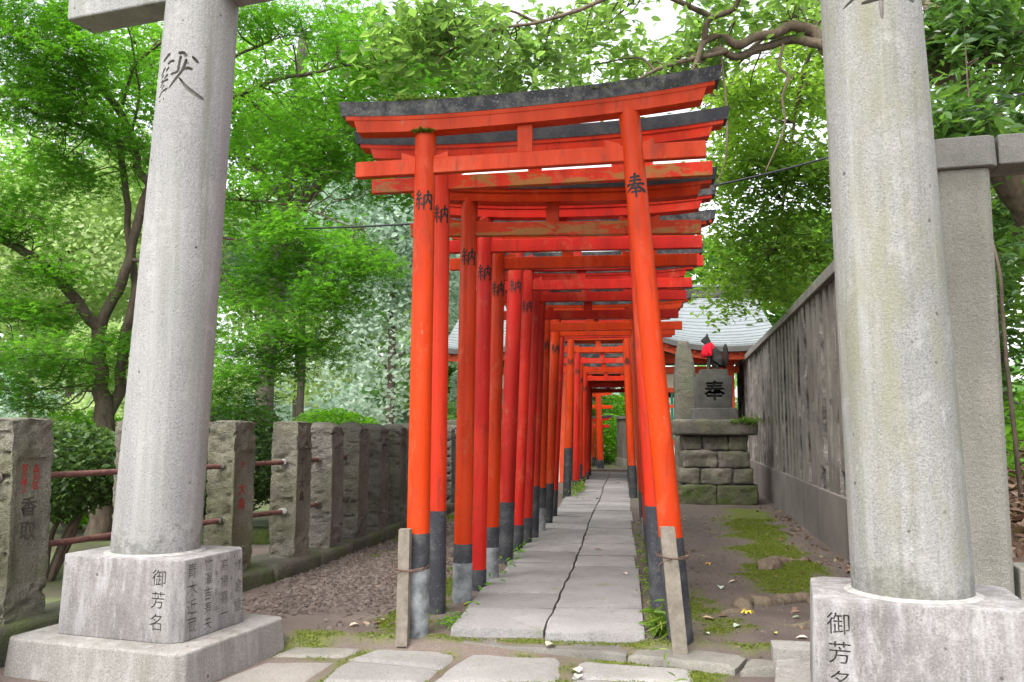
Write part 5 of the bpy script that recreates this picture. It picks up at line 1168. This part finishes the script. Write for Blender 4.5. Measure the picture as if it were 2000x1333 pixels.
# undergrowth on the bank
N = 2600; px = npr.uniform(2.9, 7, N); py = npr.uniform(8.2, 13, N); pz = ground_z(px, py) + npr.uniform(.05, .5, N)
tag(scatter('undergrowth', np.stack([px, py, pz], 1), .20, tmpl_oval(.08), MAT['hedgey'], tilt=1.3), 'bright grassy undergrowth on the bank behind the fence', 'undergrowth', kind='stuff')

# clipped shrubs and hedges behind the stone fence
def shrub(label, c, r, n, size, m, tm=None, mb=None, group=None, power=.22, name='shrub', stems=5):
    t = thing(name, label, 'shrub', (c[0], c[1], 0), 0, group); z0 = c[2]
    parts = []
    for k in range(stems):
        a = npr.uniform(0, 6.28); e = np.array([math.cos(a)*r[0]*.7, math.sin(a)*r[1]*.7, z0 + r[2]*npr.uniform(0, .7)])
        parts.append(tube_arrays([(e[0]*.15, e[1]*.15, -.05, .028), (e[0]*.35 + npr.normal(0, .05), e[1]*.4, e[2]*.4, .022), (e[0]*.7, e[1]*.7 + npr.normal(0, .05), e[2]*.75, .015), (e[0], e[1], e[2], .006)], 6, 4))
    v, q = merge(parts); quads_obj('stem', v, q, mb or MAT['bark'], t, sm=True)
    P = ell_points(n, (0, 0, z0), r, power); P = P[P[:, 2] > .04]; lump = 1 + .16*fnoise(P + np.array(c), 2.2, 3, 3); P = (P - [0, 0, z0])*lump[:, None] + [0, 0, z0]; P = P[P[:, 2] > .04]
    rn = np.clip(.25 + .55*(P[:, 2] - z0 + r[2])/(2*r[2]) + npr.normal(0, .18, len(P)), 0, 1)*0 + npr.uniform(0, 1, len(P))
    o = scatter('foliage', P, size, tm or tmpl_oval(.3), m, t, .7, .3, None, rn); o['kind'] = 'stuff'; return t
G1 = 'clipped shrubs behind the stone fence'
shrub('clipped dark green shrub between the first and second fence posts', (-4.75, 6.5, .95), (.85, .7, .42), 9000, .055, MAT['hedge'], group=G1, stems=9)
shrub('dark shrub showing between the third and fourth fence posts', (-4.35, 9.0, .85), (.75, .9, .48), 8000, .055, MAT['hedge'], group=G1, stems=9)
shrub('bright green rounded shrub rising above the middle fence posts', (-3.9, 11.2, 1.0), (.75, .9, .55), 8000, .06, MAT['hedgey'], group=G1)
shrub('dark rounded shrub above the third fence post', (-4.9, 10.4, 1.15), (.7, .7, .45), 6000, .06, MAT['hedge'], group=G1)
shrub('light green low shrub far left behind the fence', (-6.6, 9.8, .8), (1.1, .9, .7), 6000, .08, MAT['hedgey'], group=G1)
shrub('bright shrub beyond the far end of the stone fence', (-3.6, 16.5, .7), (.8, .9, .6), 5000, .07, MAT['hedgey'], group=G1)
G2 = 'clipped bushes beyond the hall'
shrub('round clipped bush beside the far curved fence', (-.40, 31.2, .9), (.75, .7, .95), 4200, .10, MAT['hedgey'], group=G2, power=.12)
shrub('taller clipped bush behind the round one beyond the hall', (-.25, 34.5, 1.6), (1.1, .9, 1.0), 4200, .13, MAT['hedgey'], group=G2, power=.12)
shrub('dark bush over the far torii tunnel', (-2.3, 37, 2.4), (1.6, 1.2, 1.2), 4200, .16, MAT['hedge'], group=G2, power=.15)
shrub('pale bush at the right end of the far curved fence', (.9, 36, 2.2), (1.0, 1.0, 1.3), 4200, .15, MAT['midfar'], group=G2, power=.15)

# trees in the park behind
def far_tree(label, x, y, h, cr, cz, crz, m, n, size, lean=0, name='park_tree', blobs=9, tr=.15):
    t = thing(name, label, 'tree', (x, y, 0), 0, 'trees in the park behind the fence')
    br = [[(0, 0, -.2, tr), (lean*.3, 0, h*.3, tr*.8), (lean*.7, 0, h*.65, tr*.6), (lean, 0, h*.95, tr*.2)]]; Pp = []
    for k in range(blobs):
        c = ell_points(1, (lean*.8, 0, cz), (cr*.72, cr*.72, crz*.75), .5)[0]; s = npr.uniform(.32, .5)
        q = ell_points(int(n*.65)//blobs, c, (cr*s, cr*s, crz*s*.75), .3); Pp.append(q)
        br.append([(lean*.5, 0, min(h*.75, max(c[2] - 1.0, 1.0)), tr*.35), tuple((np.array([lean*.5, 0, c[2]-.6]) + c)/2) + (tr*.22,), tuple(c) + (.02,)])
    parts = [tube_arrays(b_, 7, 3, .3, k) for k, b_ in enumerate(br)]; v, q = merge(parts); quads_obj('trunk', v, q, MAT['barkfar'], t, sm=True)
    P = np.vstack(Pp); P = P[P[:, 2] > .3]; o = scatter('crown', P, size, tmpl_oval(.34), m, t, 1.2, .35, None, lightness(P, sc=.7)); o['kind'] = 'stuff'; return t
far_tree('pale yellow-green tree with painted-in brightness far left behind the maple', -16, 23, 11, 5.0, 6.6, 5.6, MAT['palegreen'], 52000, .15, blobs=18)
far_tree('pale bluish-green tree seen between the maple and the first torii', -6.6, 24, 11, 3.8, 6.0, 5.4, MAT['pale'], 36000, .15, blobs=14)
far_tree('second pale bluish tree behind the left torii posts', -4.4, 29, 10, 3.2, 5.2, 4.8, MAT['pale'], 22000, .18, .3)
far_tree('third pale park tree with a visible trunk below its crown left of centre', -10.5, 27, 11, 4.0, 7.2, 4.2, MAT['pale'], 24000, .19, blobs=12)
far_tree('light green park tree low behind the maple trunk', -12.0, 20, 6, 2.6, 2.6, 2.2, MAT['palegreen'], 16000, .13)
far_tree('mid green park tree at the far left edge', -24, 32, 14, 6, 8.0, 7.0, MAT['midfar'], 13000, .40, blobs=16)
far_tree('dark green park tree beyond the end of the stone fence', -6.6, 36, 8, 3.2, 3.2, 3.2, MAT['midfar'], 7000, .30)
far_tree('tall green tree rising behind the hall on its left', -2.9, 33, 8, 3.2, 4.6, 2.4, MAT['midfar'], 9000, .26)
far_tree('tall dark tree behind the hall and concrete fence on the right', 5.8, 30, 10, 3.8, 6.4, 3.2, MAT['backleaf'], 10000, .28)
far_tree('leafy tree on the bank behind the concrete fence', 5.6, 15.5, 8, 2.6, 5.8, 3.2, MAT['rightleaf'], 16000, .15)
far_tree('leafy tree higher on the bank at the right edge', 7.0, 12.5, 9, 2.6, 6.4, 3.4, MAT['rightleaf'], 14000, .15)
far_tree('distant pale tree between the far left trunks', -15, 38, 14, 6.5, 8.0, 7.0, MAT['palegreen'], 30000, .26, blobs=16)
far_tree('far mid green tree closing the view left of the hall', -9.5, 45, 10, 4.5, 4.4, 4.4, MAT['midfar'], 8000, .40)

# the distant edge of the wood, one mass of leaves
Pw = []
for k in range(70):
    x = npr.uniform(-75, 40); y = 62 + npr.uniform(-6, 8); h_ = npr.uniform(2.5, 6.5)
    Pw.append(ell_points(260, (x, y, h_*.5), (npr.uniform(2, 4), 2, h_*.62), .4))
Pw = np.vstack(Pw); Pw = Pw[Pw[:, 2] > 0]
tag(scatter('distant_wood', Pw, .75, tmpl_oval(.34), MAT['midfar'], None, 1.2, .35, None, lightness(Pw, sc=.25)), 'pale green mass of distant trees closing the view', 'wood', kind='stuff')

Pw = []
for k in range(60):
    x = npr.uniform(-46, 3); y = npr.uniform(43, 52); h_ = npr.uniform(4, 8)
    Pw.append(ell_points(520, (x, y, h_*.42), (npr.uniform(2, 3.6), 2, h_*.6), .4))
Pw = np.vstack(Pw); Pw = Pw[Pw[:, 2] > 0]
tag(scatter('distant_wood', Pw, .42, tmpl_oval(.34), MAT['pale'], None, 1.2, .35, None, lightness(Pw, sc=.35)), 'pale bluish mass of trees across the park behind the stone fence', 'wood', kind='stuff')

# ------------------------------------------------------------------ overhead cable
cab = [(-9.5, 16.0, 6.2, .009), (-6.6, 12.6, 4.75, .009), (-4.3, 9.75, 3.75, .009), (-2.9, 7.75, 3.22, .009), (-1.713, 7.06, 3.06, .009), (-.449, 7.06, 3.11, .009), (.809, 7.08, 3.31, .009), (1.854, 7.30, 3.60, .009), (3.083, 7.55, 4.02, .009), (6, 8.2, 5.2, .009)]
v, q = tube_arrays(cab, 8, 6); tag(quads_obj('cable', v, q, MAT['rubber'], sm=True), 'black overhead cable sagging between the trees across the torii row', 'cable')

# ------------------------------------------------------------------ fallen leaves picked out one by one
FL = [(.87, 6.27, 'bright yellow lobed leaf lying beside the knobbly root', (.72, .52, .04), .085, 'palm'), (.84, 8.45, 'ochre leaf on dark earth right of the torii, farther back', (.50, .30, .05), .09, 'palm'),
      (.74, 5.79, 'pale green-grey curled leaf in front of the knobbly root', (.42, .46, .36), .085, 'oval'), (.79, 7.13, 'pale grey-green leaf on dark earth above the knobbly root', (.45, .50, .42), .10, 'oval'),
      (.58, 5.99, 'tan leaf in the moss right of the frontmost torii', (.40, .27, .18), .085, 'oval'), (.93, 7.42, 'long buff leaf on the dark earth behind the root', (.46, .38, .30), .09, 'oval'),
      (.03, 7.51, 'pinkish dry leaf on the right path slabs', (.52, .40, .36), .075, 'oval'), (-.43, 5.22, 'curled beige leaf on the cement threshold', (.55, .46, .36), .10, 'oval'),
      (-.26, 4.88, 'large cream leaf in the joint between forecourt slabs', (.60, .55, .42), .12, 'oval'), (-.24, 4.76, 'grey-green leaf just below the cream one', (.45, .48, .38), .09, 'oval'),
      (-1.74, 5.52, 'buff leaf on bare earth left of the frontmost torii', (.55, .40, .30), .07, 'oval'), (-1.14, 6.28, 'brown leaf at the foot of the third torii', (.22, .10, .06), .08, 'oval'),
      (.95, 5.62, 'small yellow-green leaf near the right granite base', (.62, .55, .12), .05, 'oval'), (1.10, 5.55, 'pinkish leaf near the right granite base', (.55, .42, .36), .07, 'oval'),
      (.52, 5.52, 'green-white leaf close to the right stake', (.50, .55, .42), .06, 'oval'), (-.05, 20.0, 'small orange leaf far along the path', (.55, .16, .05), .09, 'oval'), (1.18, 6.1, 'small greenish leaf beside the thin root', (.40, .48, .32), .06, 'oval'),
      (-2.47, 4.62, 'pale leaf resting on the left step slab', (.60, .58, .50), .05, 'oval')]
def leaf_obj(x, y, lab, c, s, kind):
    tv, tf = tmpl_palm() if kind == 'palm' else tmpl_oval(.26); me = bpy.data.meshes.new('fallen_leaf'); k = 1.5 if kind == 'palm' else 1.3
    me.from_pydata([tuple(np.array(t)*s*k*.8*np.array([1, 1, 1.6])) for t in tv], [], [tuple(map(int, f)) for f in tf]); me.materials.append(MAT['dryleaf'])
    o = bpy.data.objects.new('fallen_leaf', me); link(o); z = float(ground_z(np.array([x]), np.array([y]))[0])
    if -1.1 < x < .15 and y > 5.4: z = .032
    elif y < 5.16 and x > -2: z = -.066
    elif y < 5.35 and x > -1.1 and x < .6: z = -.015
    if lab.startswith('pale leaf resting'): z = .117
    o.location = (x, y, z + .012); o.rotation_euler = (rnd.uniform(-.12, .12), rnd.uniform(-.12, .12), rnd.uniform(0, 6.28)); o.color = c + (1,)
    tag(o, lab, 'leaf', 'fallen leaves picked out on the ground'); return o
for f_ in FL: leaf_obj(*f_)
rl = random.Random(77)
N = 70; C = []
for k in range(N):
    x = rl.uniform(.4, 1.9); y = rl.uniform(5.5, 13)
    if x < wall_x(y) - .1: C.append((x, y))
for k in range(30): C.append((rl.uniform(-2.5, -1.45), rl.uniform(5.45, 9)))
for k in range(14): C.append((rl.uniform(-1.0, .1), rl.uniform(6, 20)))
C = np.array(C); Z = ground_z(C[:, 0], C[:, 1]); on = (C[:, 0] > -1.1) & (C[:, 0] < .15); Z = np.where(on, .034, Z)
tag(scatter('small_litter', np.stack([C[:, 0], C[:, 1], Z + .008], 1), .062, tmpl_oval(.25), MAT['litter'], tilt=.2, jitter=.5, rn=np.clip(npr.normal(.8, .2, len(C)), 0, 1)), 'small pale dead leaves strewn over the earth and path', 'leaf litter', kind='stuff')
